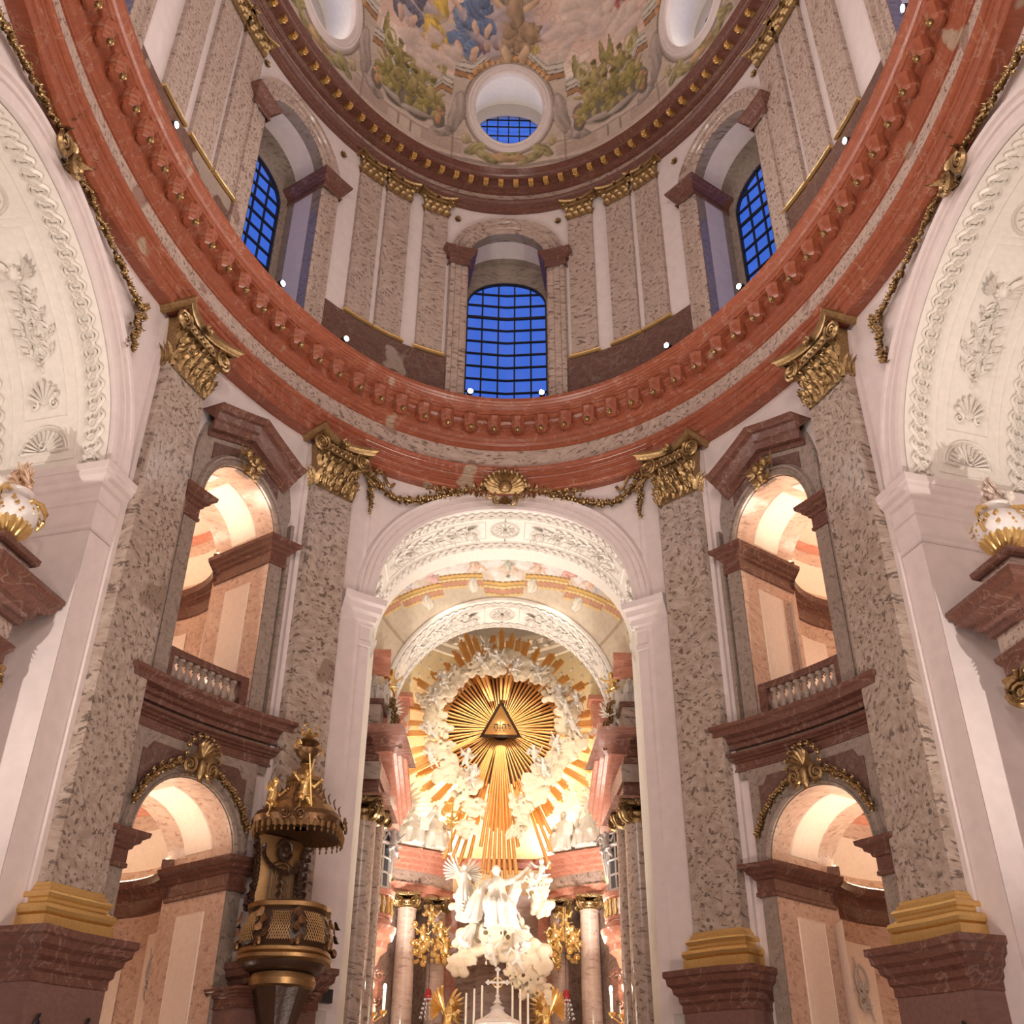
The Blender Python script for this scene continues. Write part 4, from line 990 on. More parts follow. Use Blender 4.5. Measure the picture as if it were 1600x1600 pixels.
            # gilded seated groups
            gu = c+e*5.0
            P.blob(gu, 8.5*g, .95, .5, 0, (.35, .28, .24), 1.2, .7); P.blob(gu, 10.6*g, 1.1, 1.1, 0, (.17, .14, .11), 1.2, .7)
            P.figure(gu-e*.25, 15.6*g, 1.3, (.27, .22, .08), (.36, .28, .12), 31+k, (.28, .23, .09)); P.figure(gu+e*.3, 12.4*g, 1.2, (.24, .19, .065), (.33, .26, .11), 43+k); P.figure(gu-e*.75, 12.6*g, 1.15, (.29, .24, .08), (.38, .30, .13), 57+k)
            P.blob(gu+e*.0, 8.2*g, 1.0, .2, -e*.15, (.40, .33, .28), 1.3, .5)
            t = np.linspace(0, 2*pi, 20)
            for a in t: P.blob(gu-e*.9+.33*cos(a), 18.6*g+.42*sin(a), .10, .08, a, (.44, .38, .2), 1.5, .5)
        P.blob(c, 4.2*g, .95, .34, 0, (.42, .27, .15), 1.6, .6, fold=4); P.blob(c, 5.2*g, .4, .2, 0, (.34, .29, .13), 1.5, .5, fold=8)
    # saints among the clouds
    for (u, ph, k, robe, sk, w_) in ((-4.3, 28.3, 1.35, (.62, .42, .10), (.62, .42, .30), None), (-2.5, 29.6, 1.3, (.15, .20, .32), (.58, .38, .28), None), (-.9, 31.5, 1.15, (.30, .17, .20), (.55, .36, .27), None), (.3, 31.0, 1.45, (.36, .24, .15), (.55, .38, .25), (.36, .28, .20)),
                                    (-6.3, 29.5, 1.2, (.16, .15, .20), (.55, .38, .3), None), (6.9, 30.5, 1.2, (.42, .12, .10), (.6, .4, .3), None), (-1.7, 33.5, 1.1, (.14, .18, .30), (.6, .42, .32), None)):
        for j in range(7): P.blob(u+rnd.uniform(-1.5, 1.5)*k, ph*g+rnd.uniform(-1.0, .2)*k, rnd.uniform(.6, 1.1)*k, rnd.uniform(.3, .5)*k, rnd.uniform(-.5, .5), (.40, .33, .34), 1.6, .6, soft=.7)
        P.figure(u, (ph-.5)*g, k*1.55, robe, sk, int(abs(u)*10)+3, w_)
    for (u, ph, r) in ((4.2, 29.0, 1.7), (5.6, 26.5, 1.4), (3.2, 26.5, 1.2), (7.0, 23.0, 1.3), (2.6, 24.0, .8), (-5.8, 21.5, 1.3), (-4.6, 19.4, 1.0), (-3.9, 22.5, 1.2)):
        for j in range(8): P.blob(u+rnd.uniform(-.7, .7)*r, ph*g+rnd.uniform(-.45, .45)*r, rnd.uniform(.35, .7)*r, rnd.uniform(.25, .4)*r, rnd.uniform(-.5, .5), (.54, .42, .37), 1.4, .68, soft=.5)
    m = M(Dm); m.V = [Dm(np.stack([U.ravel(), V.ravel(), 0*U.ravel()], 1))]; m.n = U.size
    nu, nv = U.shape; I, J = np.meshgrid(np.arange(nu-1), np.arange(nv-1), indexing='ij')
    cu = (U[:-1, :-1]+U[1:, 1:])/2; cv = (V[:-1, :-1]+V[1:, 1:])/2; keep = np.ones(cu.shape, bool)
    for c in OCU: keep &= np.hypot((cu-c)/OCR, (cv-OCV)/OCRV) > 1
    I, J = I[keep], J[keep]
    m.F[4].append(np.stack([I*nv+J, (I+1)*nv+J, (I+1)*nv+J+1, I*nv+J+1], -1))
    me = m.build('painted_vault', FRESCO, keep=True)
    at_ = me.color_attributes.new('Paint', 'FLOAT_COLOR', 'POINT'); c4 = np.ones((U.size, 4), np.float32); c4[:, :3] = P.C.reshape(-1, 3)
    at_.data.foreach_set('color', c4.ravel()); o = bpy.data.objects.new('painted_vault', me); COL.objects.link(o); o.parent = st
    for i, c in enumerate(OCU):
        pos = ['at the upper left edge', 'at the top left', 'in the middle', 'at the top right', 'at the upper right edge'][i]
        wt = setting('window_%d' % (i+6), 'round lucarne window in the dome %s' % pos)
        a = np.linspace(0, 2*pi, 49)[:-1]
        m = M(Dm); m.band(np.stack([c+OCR*np.cos(-a), OCV+OCRV*np.sin(-a)], 1), [(-.14, -.2), (-.14, .06), (-.05, .12), (.0, .07), (.16, .07), (.2, .14), (.3, .12), (.36, .0)], closed=True); m.build('frame', PL, wt)
        # tunnel: from the rim on the dome to an upright arch set higher up
        rim = Dm(np.stack([c+1.84*np.cos(a), OCV+2.04*np.sin(a), 0*a], 1))
        back = W0(np.stack([c+1.75*np.cos(a), 46.25+2.25*np.sin(a), .75+0*a], 1)); P2 = np.stack([rim*(1-t)+back*t for t in np.linspace(0, 1, 5)], 1)
        m = M(); m.grid(P2, closeu=True); m.build('reveal', STUCCO if abs(c) < 1 or True else PL, wt)
        f0 = shift(W0, 0, 0, .75); zg = 46.2; rg = 1.42
        m = M(f0); m.slab(cosp(c, rg, 16), archfn(c, zg, rg), 48.7, .2, 0); m.slab([c-2, c-rg], 44, 48.7, .2, 0); m.slab([c+rg, c+2], 44, 48.7, .2, 0); m.slab([c-2, c+2], 43.4, 44.0, .2, 0); m.build('end_wall', GSTONE, wt)
        m = M(f0); m.slab(cosp(c, rg, 16), 44.0, archfn(c, zg, rg), .12, .1); m.build('pane', GLASS, wt)
        for k in range(-2, 3): u = c+k*.48; m = M(f0); m.slab([u-.025, u+.025], 44, archfn(c, zg, rg), .05, .1); m.build('glazing_bar', IRON, wt)
        for z in (44.5, 45.2, 45.9, 46.6, 47.2): m = M(f0); hw = math.sqrt(max(.01, rg*rg-max(0, z-zg)**2)); m.slab([c-hw, c+hw], z-.03, z+.03, .05, .1); m.build('glazing_bar', IRON, wt)
        if abs(c) < 12:
            p = at(Dm, c, OCV+1.2, -.35); q = at(Dm, c, OCV+2.2, -1.2)
            light('POINT', 'lucarne_fill', tuple(at(W0, c, 44.1, .15)), 75, NEUT, .12)  # unseen lamp added to whiten the lucarne reveal
dome()
#PART5
# ------------------------------------------------------------------ sculpture
def remesh(m, name, voxel, mt, extra=None, smooth_it=1):
    me = m.build(name, mt, keep=True, smooth=0); o = bpy.data.objects.new('tmp', me); COL.objects.link(o)
    r = o.modifiers.new('r', 'REMESH'); r.mode = 'VOXEL'; r.voxel_size = voxel; r.use_smooth_shade = True
    if smooth_it: sm = o.modifiers.new('s', 'SMOOTH'); sm.iterations = smooth_it; sm.factor = .5
    dg = bpy.context.evaluated_depsgraph_get(); new = bpy.data.meshes.new_from_object(o.evaluated_get(dg), depsgraph=dg)
    bpy.data.objects.remove(o); new.name = name
    if extra is not None:
        n = len(new.vertices); co = np.zeros(n*3, np.float32); new.vertices.foreach_get('co', co)
        k = M(); k.V = [co.reshape(-1, 3).astype(float)]+extra.V; k.n = n+extra.n
        nq = len(new.polygons); lt = np.zeros(nq, np.int32); new.polygons.foreach_get('loop_total', lt); ls = np.zeros(nq, np.int32); new.polygons.foreach_get('loop_start', ls)
        lv = np.zeros(len(new.loops), np.int32); new.loops.foreach_get('vertex_index', lv)
        for c in (3, 4):
            sel = ls[lt == c]
            if len(sel): k.F[c].append(lv[sel[:, None]+np.arange(c)[None]])
            for a in extra.F[c]: k.F[c].append(a+n)
        new = k.build(name, mt, keep=True, smooth=60)
    if not new.materials: new.materials.append(mt)
    return new
def limb(m, pts, rs, k=8):
    m.tube(pts, rs, k, cap=True)
    for p, r in zip(pts, np.broadcast_to(rs, (len(pts),))): m.ell(p, r*1.02, 8, 6)
def hand(ex, w, d, s=1.0):
    """palm and five fingers at the wrist w, pointing along d"""
    w = np.array(w, float); d = np.array(d, float); d /= np.linalg.norm(d); a = np.cross(d, [0, 1, .3]); a /= np.linalg.norm(a); b = np.cross(a, d)
    ex.ell(w+d*.05*s, (.045*s, .04*s, .03*s), 8, 6)
    for i, L in enumerate((.07, .082, .076, .06)):
        p0 = w+d*.08*s+a*(i-1.5)*.021*s; ex.tube([p0, p0+d*L*.5*s+b*.008*s, p0+d*L*s*.9-b*.02*s], [.011*s, .010*s, .007*s], 5)
    p0 = w+d*.03*s-a*.045*s; ex.tube([p0, p0-a*.03*s+d*.03*s, p0-a*.035*s+d*.065*s], [.013*s, .011*s, .008*s], 5)
def head(m, c, r, face=(0, -1, 0), hair=True, beard=False):
    c = np.array(c, float); f = np.array(face, float); f /= np.linalg.norm(f); s_ = np.cross(f, [0, 0, 1.]); s_ /= np.linalg.norm(s_); u = np.cross(s_, f)
    m.ell(c, (r*.82, r*.92, r*1.08), 14, 10); m.ell(c-u*r*.55+f*r*.35, (r*.5, r*.45, r*.42), 8, 6)
    m.tube([c+f*r*.80+u*r*.15, c+f*r*1.12-u*r*.22], [r*.12, r*.2], 6)
    m.tube([c+f*r*.82+u*r*.25-s_*r*.5, c+f*r*.92+u*r*.28, c+f*r*.82+u*r*.25+s_*r*.5], r*.13, 5); m.ell(c+f*r*.9-u*r*.52, (r*.25, r*.14, r*.1), 6, 4)
    for e in (-1, 1): m.ell(c+s_*e*r*.84, (r*.13, r*.2, r*.26), 6, 5)
    if hair:
        for i in range(16):
            a = i*2.4; t = .1+.9*i/16; p = c+u*r*(1.05-1.1*t*t)*.95+(-f*cos(a)*.4-f*.35+s_*sin(a))*r*.75*math.sqrt(t); m.ell(p, r*.3, 7, 5)
    if beard:
        for i in range(7): m.ell(c+f*r*.7-u*r*(.8+.16*(i % 3))+s_*r*(i-3)*.13, r*.24, 6, 5)
def robe(m, cs, rs, k=28, depth=.16, seed=1, flat=.8):
    """draped cloth round the centres cs with radii rs; folds deepen downwards"""
    cs = np.array(cs, float); n = 12; t = np.linspace(0, 1, n); ti = np.linspace(0, 1, len(cs))
    C = np.stack([np.interp(t, ti, cs[:, i]) for i in range(3)], 1); R = np.interp(t, ti, rs)
    an = np.arange(k)*2*pi/k; P = np.zeros((n, k, 3))
    for i in range(n):
        fo = 1+depth*(.35+t[i])*((1-2*np.abs(np.sin(an*4.5+seed+t[i]*.9)))*.55+np.sin(an*3-seed*2+t[i]*2.1)*.5+.25*np.sin(an*13+t[i]*3))
        P[i, :, 0] = C[i, 0]+R[i]*fo*np.cos(an); P[i, :, 1] = C[i, 1]+R[i]*flat*fo*np.sin(an); P[i, :, 2] = C[i, 2]+.02*np.sin(an*5+i)
    m.grid(P, closev=True)
    for e in (0, -1): m.add(np.vstack([P[e], P[e].mean(0)[None]]), [[[i, (i+1) % k, k] for i in range(k)]])
def wing(mt, L=.9, sgn=1):
    m = M()
    for row, (n, l0, w0) in enumerate(((9, 1.0, .13), (8, .62, .12), (6, .36, .1))):
        for i in range(n):
            t = i/(n-1); a = radians(72-95*t)
            m.leaf((sgn*(.05+.42*L*t*(1-.3*t)), .02*row, .10*L+.32*L*t*(1-t)*1.6), (sgn*cos(a), 0, sin(a)-.2), (0, -1, 0), L*l0*(.95-.38*t), w0*L, .12, 6)
    q = np.linspace(0, 1, 8); m.tube(np.stack([sgn*(.03+.45*L*q), 0*q, .08*L+.3*L*np.sin(q*2.2)], 1), .045*L*(1.2-.6*q), 6)
    return m.build('wing', mt, keep=True)
def make_figures():
    F = {}
    # flying putto, about 0.85 m
    for v in (0, 1):
        m = M(); ex = M(); e = 1 if v else -1
        limb(m, [(0, 0, 0), (0, -.02, .13), (0, -.03, .25)], [.12, .125, .10]); limb(m, [(0, -.03, .27), (0, -.05, .36)], [.05, .05]); head(m, (0, -.06, .43), .105, (e*.3, -1, -.1))
        limb(m, [(-.09, -.02, .26), (-.2, -.08, .27+.1*v), (-.32, -.12, .36-.2*v)], [.052, .045, .034]); hand(ex, (-.32, -.12, .36-.2*v), (-.8, -.3, .6), .75)
        limb(m, [(.09, -.02, .26), (.2, -.06, .18), (.29, -.13, .30)], [.052, .045, .034]); hand(ex, (.29, -.13, .30), (.5, -.4, .7), .75)
        limb(m, [(-.07, 0, -.04), (-.13, -.14, -.13), (-.10, -.02, -.33), (-.11, -.08, -.38)], [.078, .068, .042, .035]); limb(m, [(.07, 0, -.04), (.15, -.05, -.20), (.24, .04, -.36), (.25, -.03, -.42)], [.078, .068, .042, .035])
        robe(m, [(-.12, -.02, .02), (.1, -.08, -.06), (.3, .02, -.02)], [.05, .10, .05], 14, .3, 2)
        F['putto%d' % v] = (m, ex, .022, .42)
    # seated father of the church, about 1.45 m seated
    for v in (0, 1):
        m = M(); ex = M(); e = 1 if v else -1
        limb(m, [(0, 0, .42), (0, .02, .66), (0, 0, .92)], [.17, .18, .17]); limb(m, [(0, 0, .98), (0, -.03, 1.10)], [.06, .06]); head(m, (0, -.05, 1.20), .115, (e*.5, -1, .1), beard=True)
        for s_ in (-1, 1): limb(m, [(s_*.11, 0, .42), (s_*.19, -.42, .50), (s_*.17, -.45, .08), (s_*.17, -.58, .04)], [.12, .10, .07, .045])
        limb(m, [(-.2, 0, .93), (-.34*1, -.15, .72), (-.18, -.38, .74+.3*v)], [.08, .07, .05]); hand(ex, (-.18, -.38, .74+.3*v), (.2, -1, .4+v))
        limb(m, [(.2, 0, .93), (.42, -.12, .86-.1*v), (.56, -.3, 1.12-.3*v)], [.08, .07, .045]); hand(ex, (.56, -.3, 1.12-.3*v), (.5, -.4, .8))
        robe(m, [(0, -.02, .98), (0, -.03, .7), (0, -.2, .48), (0, -.28, .05)], [.19, .22, .33, .36], 56, .24, v+1, .95)
        robe(m, [(-.3, .05, .9), (-.34, 0, .6), (-.42, -.05, .15)], [.09, .14, .17], 18, .3, 3); robe(m, [(.25, .1, .9), (.38, .05, .5), (.45, -.05, .1)], [.10, .14, .16], 18, .3, 5)
        if v: m.tube([(0, -.03, 1.25), (0, 0, 1.40), (0, .02, 1.52)], [.11, .12, .03], 8)      # mitre
        else: m.box((.25, -.48, .66), (.30, .07, .38))                                          # book
        F['father%d' % v] = (m, ex, .027, .9)
    # standing robed angel, 1.8 m
    m = M(); ex = M()
    limb(m, [(0, 0, .95), (.03, .02, 1.15), (.02, 0, 1.38)], [.14, .14, .15]); limb(m, [(.02, 0, 1.45), (.02, -.02, 1.56)], [.05, .05]); head(m, (.03, -.04, 1.66), .11, (.4, -1, .1))
    limb(m, [(-.17, 0, 1.40), (-.36, -.08, 1.52), (-.50, -.15, 1.80)], [.065, .055, .036]); hand(ex, (-.50, -.15, 1.80), (-.3, -.2, 1))
    limb(m, [(.19, 0, 1.40), (.34, -.1, 1.18), (.22, -.32, 1.12)], [.065, .055, .036]); hand(ex, (.22, -.32, 1.12), (-.5, -1, .1))
    robe(m, [(.02, 0, 1.4), (.02, 0, 1.05), (0, -.05, .6), (.05, -.02, .06)], [.16, .16, .23, .30], 52, .28, 2); limb(m, [(-.1, -.12, .1), (-.1, -.3, .04)], [.05, .04]); limb(m, [(.15, -.12, .1), (.18, -.28, .04)], [.05, .04])
    robe(m, [(.15, .05, 1.2), (.35, .1, .9), (.55, .15, .5)], [.08, .15, .10], 18, .35, 4); F['angel'] = (m, ex, .026, 1.0)
    # saint lifted on the clouds, arm stretched out
    m = M(); ex = M()
    limb(m, [(0, 0, .5), (.0, -.02, .76), (.02, -.05, 1.02)], [.17, .17, .18]); limb(m, [(.02, -.05, 1.1), (.0, -.08, 1.2)], [.065, .06]); head(m, (-.02, -.12, 1.31), .125, (-.25, -1, .55))
    limb(m, [(.2, -.04, 1.04), (.48, -.12, 1.10), (.74, -.2, 1.34)], [.085, .075, .05]); hand(ex, (.74, -.2, 1.34), (.6, -.3, .7), 1.1)
    limb(m, [(-.2, -.04, 1.04), (-.42, -.2, .84), (-.46, -.42, .72)], [.085, .075, .05]); hand(ex, (-.46, -.42, .72), (-.3, -1, -.1), 1.1)
    for s_ in (-1, 1): limb(m, [(s_*.12, 0, .48), (s_*.20, -.40, .44), (s_*.16, -.42, .02)], [.13, .11, .07])
    robe(m, [(0, -.04, 1.06), (0, -.05, .78), (.0, -.22, .5), (.04, -.25, .18), (.1, -.2, -.1)], [.2, .22, .40, .34, .38], 64, .26, 3, .95); robe(m, [(.5, -.08, 1.12), (.46, -.02, .85), (.40, 0, .5)], [.10, .16, .1], 20, .35, 6)
    robe(m, [(-.35, 0, .95), (-.5, -.05, .55), (-.62, -.08, .05)], [.1, .2, .26], 22, .3, 8); F['saint'] = (m, ex, .028, 1.2)
    # kneeling angel
    m = M(); ex = M()
    limb(m, [(0, 0, .48), (0, -.04, .7), (0, -.07, .92)], [.13, .13, .14]); limb(m, [(0, -.08, .98), (0, -.11, 1.08)], [.05, .05]); head(m, (0, -.15, 1.18), .105, (0, -1, -.2))
    for s_ in (-1, 1): limb(m, [(s_*.16, -.07, .93), (s_*.26, -.22, .76), (s_*.05, -.42, .84)], [.062, .05, .036]); hand(ex, (s_*.05, -.42, .84), (-s_*.2, -.7, .7), .95)
    robe(m, [(0, -.05, .95), (0, -.02, .62), (0, .02, .3), (0, .08, .02)], [.15, .16, .27, .36], 48, .26, 2); F['kneeling'] = (m, ex, .025, 1.0)
    out = {}
    for k, (m, ex, vx, wl) in F.items(): out[k] = (m, ex, vx, wl)
    return out
FIG = make_figures(); CACHE = {}
def figure(kind, name, label, cat, loc, scale, rotz, mt, group=None, wings=False, tilt=(0, 0)):
    key = (kind, mt.name)
    if key not in CACHE:
        m, ex, vx, wl = FIG[kind]
        import copy as _c
        me = remesh(m, 'figure', vx, mt, extra=ex); ws = (wing(mt, wl, -1), wing(mt, wl, 1)); CACHE[key] = (me, ws)
    me, ws = CACHE[key]
    t = thing(name, label, cat, loc, group)
    t.rotation_euler = (tilt[0], tilt[1], rotz); t.scale = (scale,)*3
    for nm, q in (('body', me),)+((('wing', ws[0]), ('wing', ws[1])) if wings else ()):
        o = bpy.data.objects.new(nm, q); COL.objects.link(o); o.parent = t
        if nm == 'wing':
            z = {'p': .2, 'f': .85, 'a': 1.25, 's': .9, 'k': .75}[kind[0]]; o.location = (0, .10 if kind[0] != 'p' else .08, z)
            if kind[0] == 'p': o.scale = (.7,)*3
    return t
def cloudmesh(seed, n=15, vx=.075, sx=1.0, sz=.7):
    r = random.Random(seed); m = M()
    for i in range(n):
        a = r.uniform(0, 2*pi); d = r.uniform(0, 1)**.7; q = r.uniform(.2, .42)*(1.1-.35*d)
        m.ell((d*sx*cos(a), r.uniform(-.3, .2), d*sz*sin(a)), (q, q*.8, q*.9), 12, 9)
    for i in range(7):      # curled swirls on the surface
        a = r.uniform(0, 2*pi); c = np.array([.55*sx*cos(a), -.42, .55*sz*sin(a)]); q = np.linspace(0, 1, 12)
        m.tube(np.stack([c[0]+.26*(1-.6*q)*np.cos(q*6+a), c[1]+0*q, c[2]+.24*(1-.6*q)*np.sin(q*6+a)], 1), .09*(1.2-.6*q), 7)
    return remesh(m, 'cloud', vx, CLOUD, smooth_it=2)
CL = [cloudmesh(s_) for s_ in (1, 2, 3, 4)]

# ------------------------------------------------------------------ chancel shell
Y1, Y2, R2 = 36.2, 40.5, 4.62
def Rq(q): return 4.72+1.45*np.sin(pi*np.clip(q, 0, 1))
def Vt(p):                      # (angle from the crown*5, q*4, w) -> vault between the arches
    p = np.asarray(p, float); al = p[:, 0]/5.0; q = p[:, 1]/4.0; R = Rq(q)-p[:, 2]
    x = R*np.sin(al); y0 = yell(np.clip(x, -6, 6))+C1; return np.stack([x, y0+(Y2-y0)*q, AS+R*np.cos(al)], 1)
st = setting('ceiling', 'painted vault of the chancel between its two arches')
U, V = np.meshgrid(np.linspace(-7.85, 7.85, 360), np.linspace(0, 4, 150), indexing='ij'); P = Paint(U, V)
P.C = np.array((.60, .50, .38))*(.8+.4*fbm(U, V, 5))[..., None]
lim = 3.42-.12*np.abs(U)**1.15+.10*np.sign(np.sin(U*1.9+1.5))*(np.abs(U) < 4.2)
c1 = fbm(U*.9, V*1.1, 14); c2 = fbm(U*2, V*2, 8); sky = np.array((.66, .55, .44))*(.85+.3*c2)[..., None]
mk = np.clip((c1-.55)*9, 0, 1)[..., None]; sky = sky*(1-mk)+np.array((.85, .80, .76))*mk; mk = np.clip((.43-c1)*10, 0, 1)[..., None]; sky = sky*(1-mk)+np.array((.42, .52, .66))*mk
mk = ((V < lim) & (np.abs(U) < 4.7)).astype(float)[..., None]; P.C = P.C*(1-mk)+sky*mk
for j, (u, v, rb) in enumerate(((-2.6, 2.95, (.72, .45, .42)), (-1.0, 2.85, (.62, .50, .34)), (.2, 2.9, (.50, .48, .40)), (1.3, 2.85, (.66, .30, .22)), (2.4, 2.95, (.72, .40, .34)), (3.3, 2.7, (.60, .42, .36)), (-3.6, 2.6, (.5, .5, .56)), (.9, 2.3, (.45, .45, .4)))):
    for k in range(5): P.blob(u+rnd.uniform(-.7, .7), v-.1+rnd.uniform(-.2, .3), .5, .22, rnd.uniform(-.4, .4), (.80, .74, .70), 1.15, .7, soft=.5)
    P.figure(u, v, .55, rb, (.72, .48, .36), j+70)
for a, b, c in ((0, .10, (.30, .17, .05)), (.10, .30, (.66, .42, .14)), (.30, .36, (.3, .18, .06)), (.36, .52, (.74, .54, .26)), (.52, .56, (.3, .2, .08)), (.56, .85, (.55, .28, .18)), (.85, .9, (.35, .22, .1)), (.9, 1.05, (.7, .5, .22))): P.fill((((V-lim) > a*.42) & ((V-lim) < b*.42) & (np.abs(U) < 5.0))*1., c)
for c in (-1.2, 1.2, -3.2, 3.2):
    P.blob(c, 3.55, .22, .24, 0, (.78, .70, .58), 1.2, .6, fold=8)
for e in (-1, 1):
    for j in range(12): P.blob(e*(5.2+.1*j), 2.6+.45*math.sin(j*.27), .15, .15, j, (.55, .46, .16), 1.5, .5)
    P.fill(((np.abs(np.abs(U)-5.05) < .05))*.8, (.4, .3, .2))
m = M(); m.V = [Vt(np.stack([U.ravel(), V.ravel(), 0*U.ravel()], 1))]; m.n = U.size; nu, nv = U.shape; I, J = np.meshgrid(np.arange(nu-1), np.arange(nv-1), indexing='ij'); m.F[4].append(np.stack([I*nv+J, (I+1)*nv+J, (I+1)*nv+J+1, I*nv+J+1], -1).reshape(-1, 4))
me = m.build('painted_vault', FRESCO, keep=True); at_ = me.color_attributes.new('Paint', 'FLOAT_COLOR', 'POINT'); c4 = np.ones((U.size, 4), np.float32); c4[:, :3] = P.C.reshape(-1, 3); at_.data.foreach_set('color', c4.ravel())
inst('painted_vault', me, st)
def P2(p): p = np.asarray(p, float); return np.stack([p[:, 0], Y2-p[:, 2], p[:, 1]], 1)
st = setting('wall_choir_arch', 'second white stuccoed arch of the chancel with reliefs')
m = M(P2); m.slab(cosp(0, R2, 30), archfn(0, AS, R2), 27, -.3, 0)
for s in (-1, 1): m.slab([s*R2, s*6.6], 0, 27, -.3, 0)
m.build('front', STUCCO, st)
T = arcmap(P2, 0, AS, R2); tot = pi*R2; m = M(T)
for a, b, n in ((-18.9, 0, 2), (0, tot, 50), (tot, tot+18.9, 2)):
    P = np.zeros((n+1, 3, 3)); P[:, :, 0] = np.linspace(a, b, n+1)[:, None]; P[:, :, 1] = np.linspace(0, 2.4, 3); m.grid(P)
m.build('soffit', STUCCO, st); archrelief(st, T, tot, 2.4, .38)
m = M(P2); m.band(arc(0, AS, R2, 50), [(0, -.05), (0, .05), (.1, .08), (.12, .04), (.42, .04), (.45, .09), (.5, 0)]); m.build('archivolt', STUCCO, st)
m = M(plan(P2))
for pth in ([(-6.4, .02), (-R2, .02), (-R2, -2.4)], [(R2, -2.4), (R2, .02), (6.4, .02)]): m.band(line(*pth, n=3), [(a, AS+b) for a, b in pr2])
m.build('impost', STUCCO, st)
# side walls of the chancel
for sx, side in ((-1, 'left'), (1, 'right')):
    q = np.linspace(0, 1, 14); x = sx*Rq(q)*1.0; y0 = yell(np.clip(x, -6, 6))+C1; P = np.zeros((14, 2, 3)); P[:, :, 0] = x[:, None]; P[:, :, 1] = (y0+(Y2-y0)*q)[:, None]; P[:, :, 2] = [0, AS]
    w_ = setting('wall_chancel', 'white side wall of the chancel, %s' % side); m = M(); m.grid(P); m.build('plaster', STUCCO, w_)
    m = M(); f2 = lambda p: np.stack([p[:, 0], p[:, 1], p[:, 2]], 1)
    pth = np.stack([x, y0+(Y2-y0)*q], 1); pth = pth[::-1] if sx < 0 else pth
    m.band(pth, [(a, AS+b) for a, b in pr2]); m.build('cornice', STUCCO, w_)
    # gilt and red rib running up beside the arch, as on the side altars' gables
    m = M(); m.band(line((sx*4.35, 38.8), (sx*5.6, 38.8), n=2) if sx < 0 else line((sx*5.6, 38.8), (sx*4.35, 38.8), n=2), [(0, 19.2), (.1, 19.25), (.12, 19.7), (.3, 19.9), (.32, 20.2), (0, 20.2)]); m.build('red_hood', REDL, w_)
# apse
AX, AY, AC = 5.0, 5.9, 42.9
st = setting('wall_apse', 'curved pale yellow apse wall with white ring cornice and half dome')
def Ap(p):                      # (angle from the axis*5, z, w inwards)
    p = np.asarray(p, float); a = p[:, 0]/5.0; n = np.stack([np.sin(a)/AX, np.cos(a)/AY], 1); n /= np.linalg.norm(n, axis=1)[:, None]
    return np.stack([AX*np.sin(a)-n[:, 0]*p[:, 2], AC+AY*np.cos(a)-n[:, 1]*p[:, 2], p[:, 1]], 1)
YEL = mat('pale_yellow_plaster', (.88, .78, .55), .8, bump=.05)
ua = np.linspace(-pi/2*5, pi/2*5, 50)
def apring(nm, prof, mt, par=st):
    m = M(Ap); P = np.zeros((50, len(prof), 3)); P[:, :, 0] = ua[:, None]
    for j, (w_, z) in enumerate(prof): P[:, j, 1] = z; P[:, j, 2] = w_
    m.grid(P); m.build(nm, mt, par)
apring('lower_wall', [(0, 0), (0, 13.1)], ALTM); apring('upper_wall', [(0, 13.1), (0, 24.6)], YEL)
apring('cornice', [(0, 24.5), (.1, 24.55), (.1, 24.9), (.2, 25.0), (.2, 25.3), (.4, 25.45), (.42, 25.7), (.1, 25.75)], STUCCO)
apring('attic', [(.1, 25.7), (.1, 26.6), (.25, 26.7), (.28, 26.9), (.1, 27.0)], STUCCO)
m = M(Ap)
for i in range(23): u = (i-11)*.62; m.box((u, 25.2, .3), (.24, .3, .25))
for i in range(23):
    for j in range(12): m.ell(((i-11)*.62, 17.5+j*.6, .0), (.12, .12, .05), 6, 4)
m.build('coffer_rosettes', STUCCO, st)
m = M(); a = np.linspace(-pi/2, pi/2, 40); b = np.linspace(0, pi/2, 12); P = np.zeros((40, 12, 3)); P[:, :, 0] = (AX-.1)*np.sin(a)[:, None]*np.cos(b)[None]; P[:, :, 1] = AC+(AY-.1)*np.cos(a)[:, None]*np.cos(b)[None]; P[:, :, 2] = 27+3.4*np.sin(b)[None]; m.grid(P); m.build('half_dome', STUCCO, st)
m = M(); m.add([[-6, 42.85, 18], [6, 42.85, 18], [6, 42.85, 31], [-6, 42.85, 31]], [[]]); 
m = M(P2); m.slab(cosp(0, R2, 20), archfn(0, AS, R2), 31, -2.45, -2.4); m.build('rear_face', STUCCO, st)

for sx, side in ((-1, 'left'), (1, 'right')):
    w_ = setting('trim_4', 'red marble hood block on the apse wall, %s of the sunburst' % side); m = M(); m.box((sx*4.45, 45.2, 20.2), (.8, .9, 1.3)); m.box((sx*4.4, 45.1, 20.95), (1.0, 1.1, .2)); m.build('hood', REDL, w_)
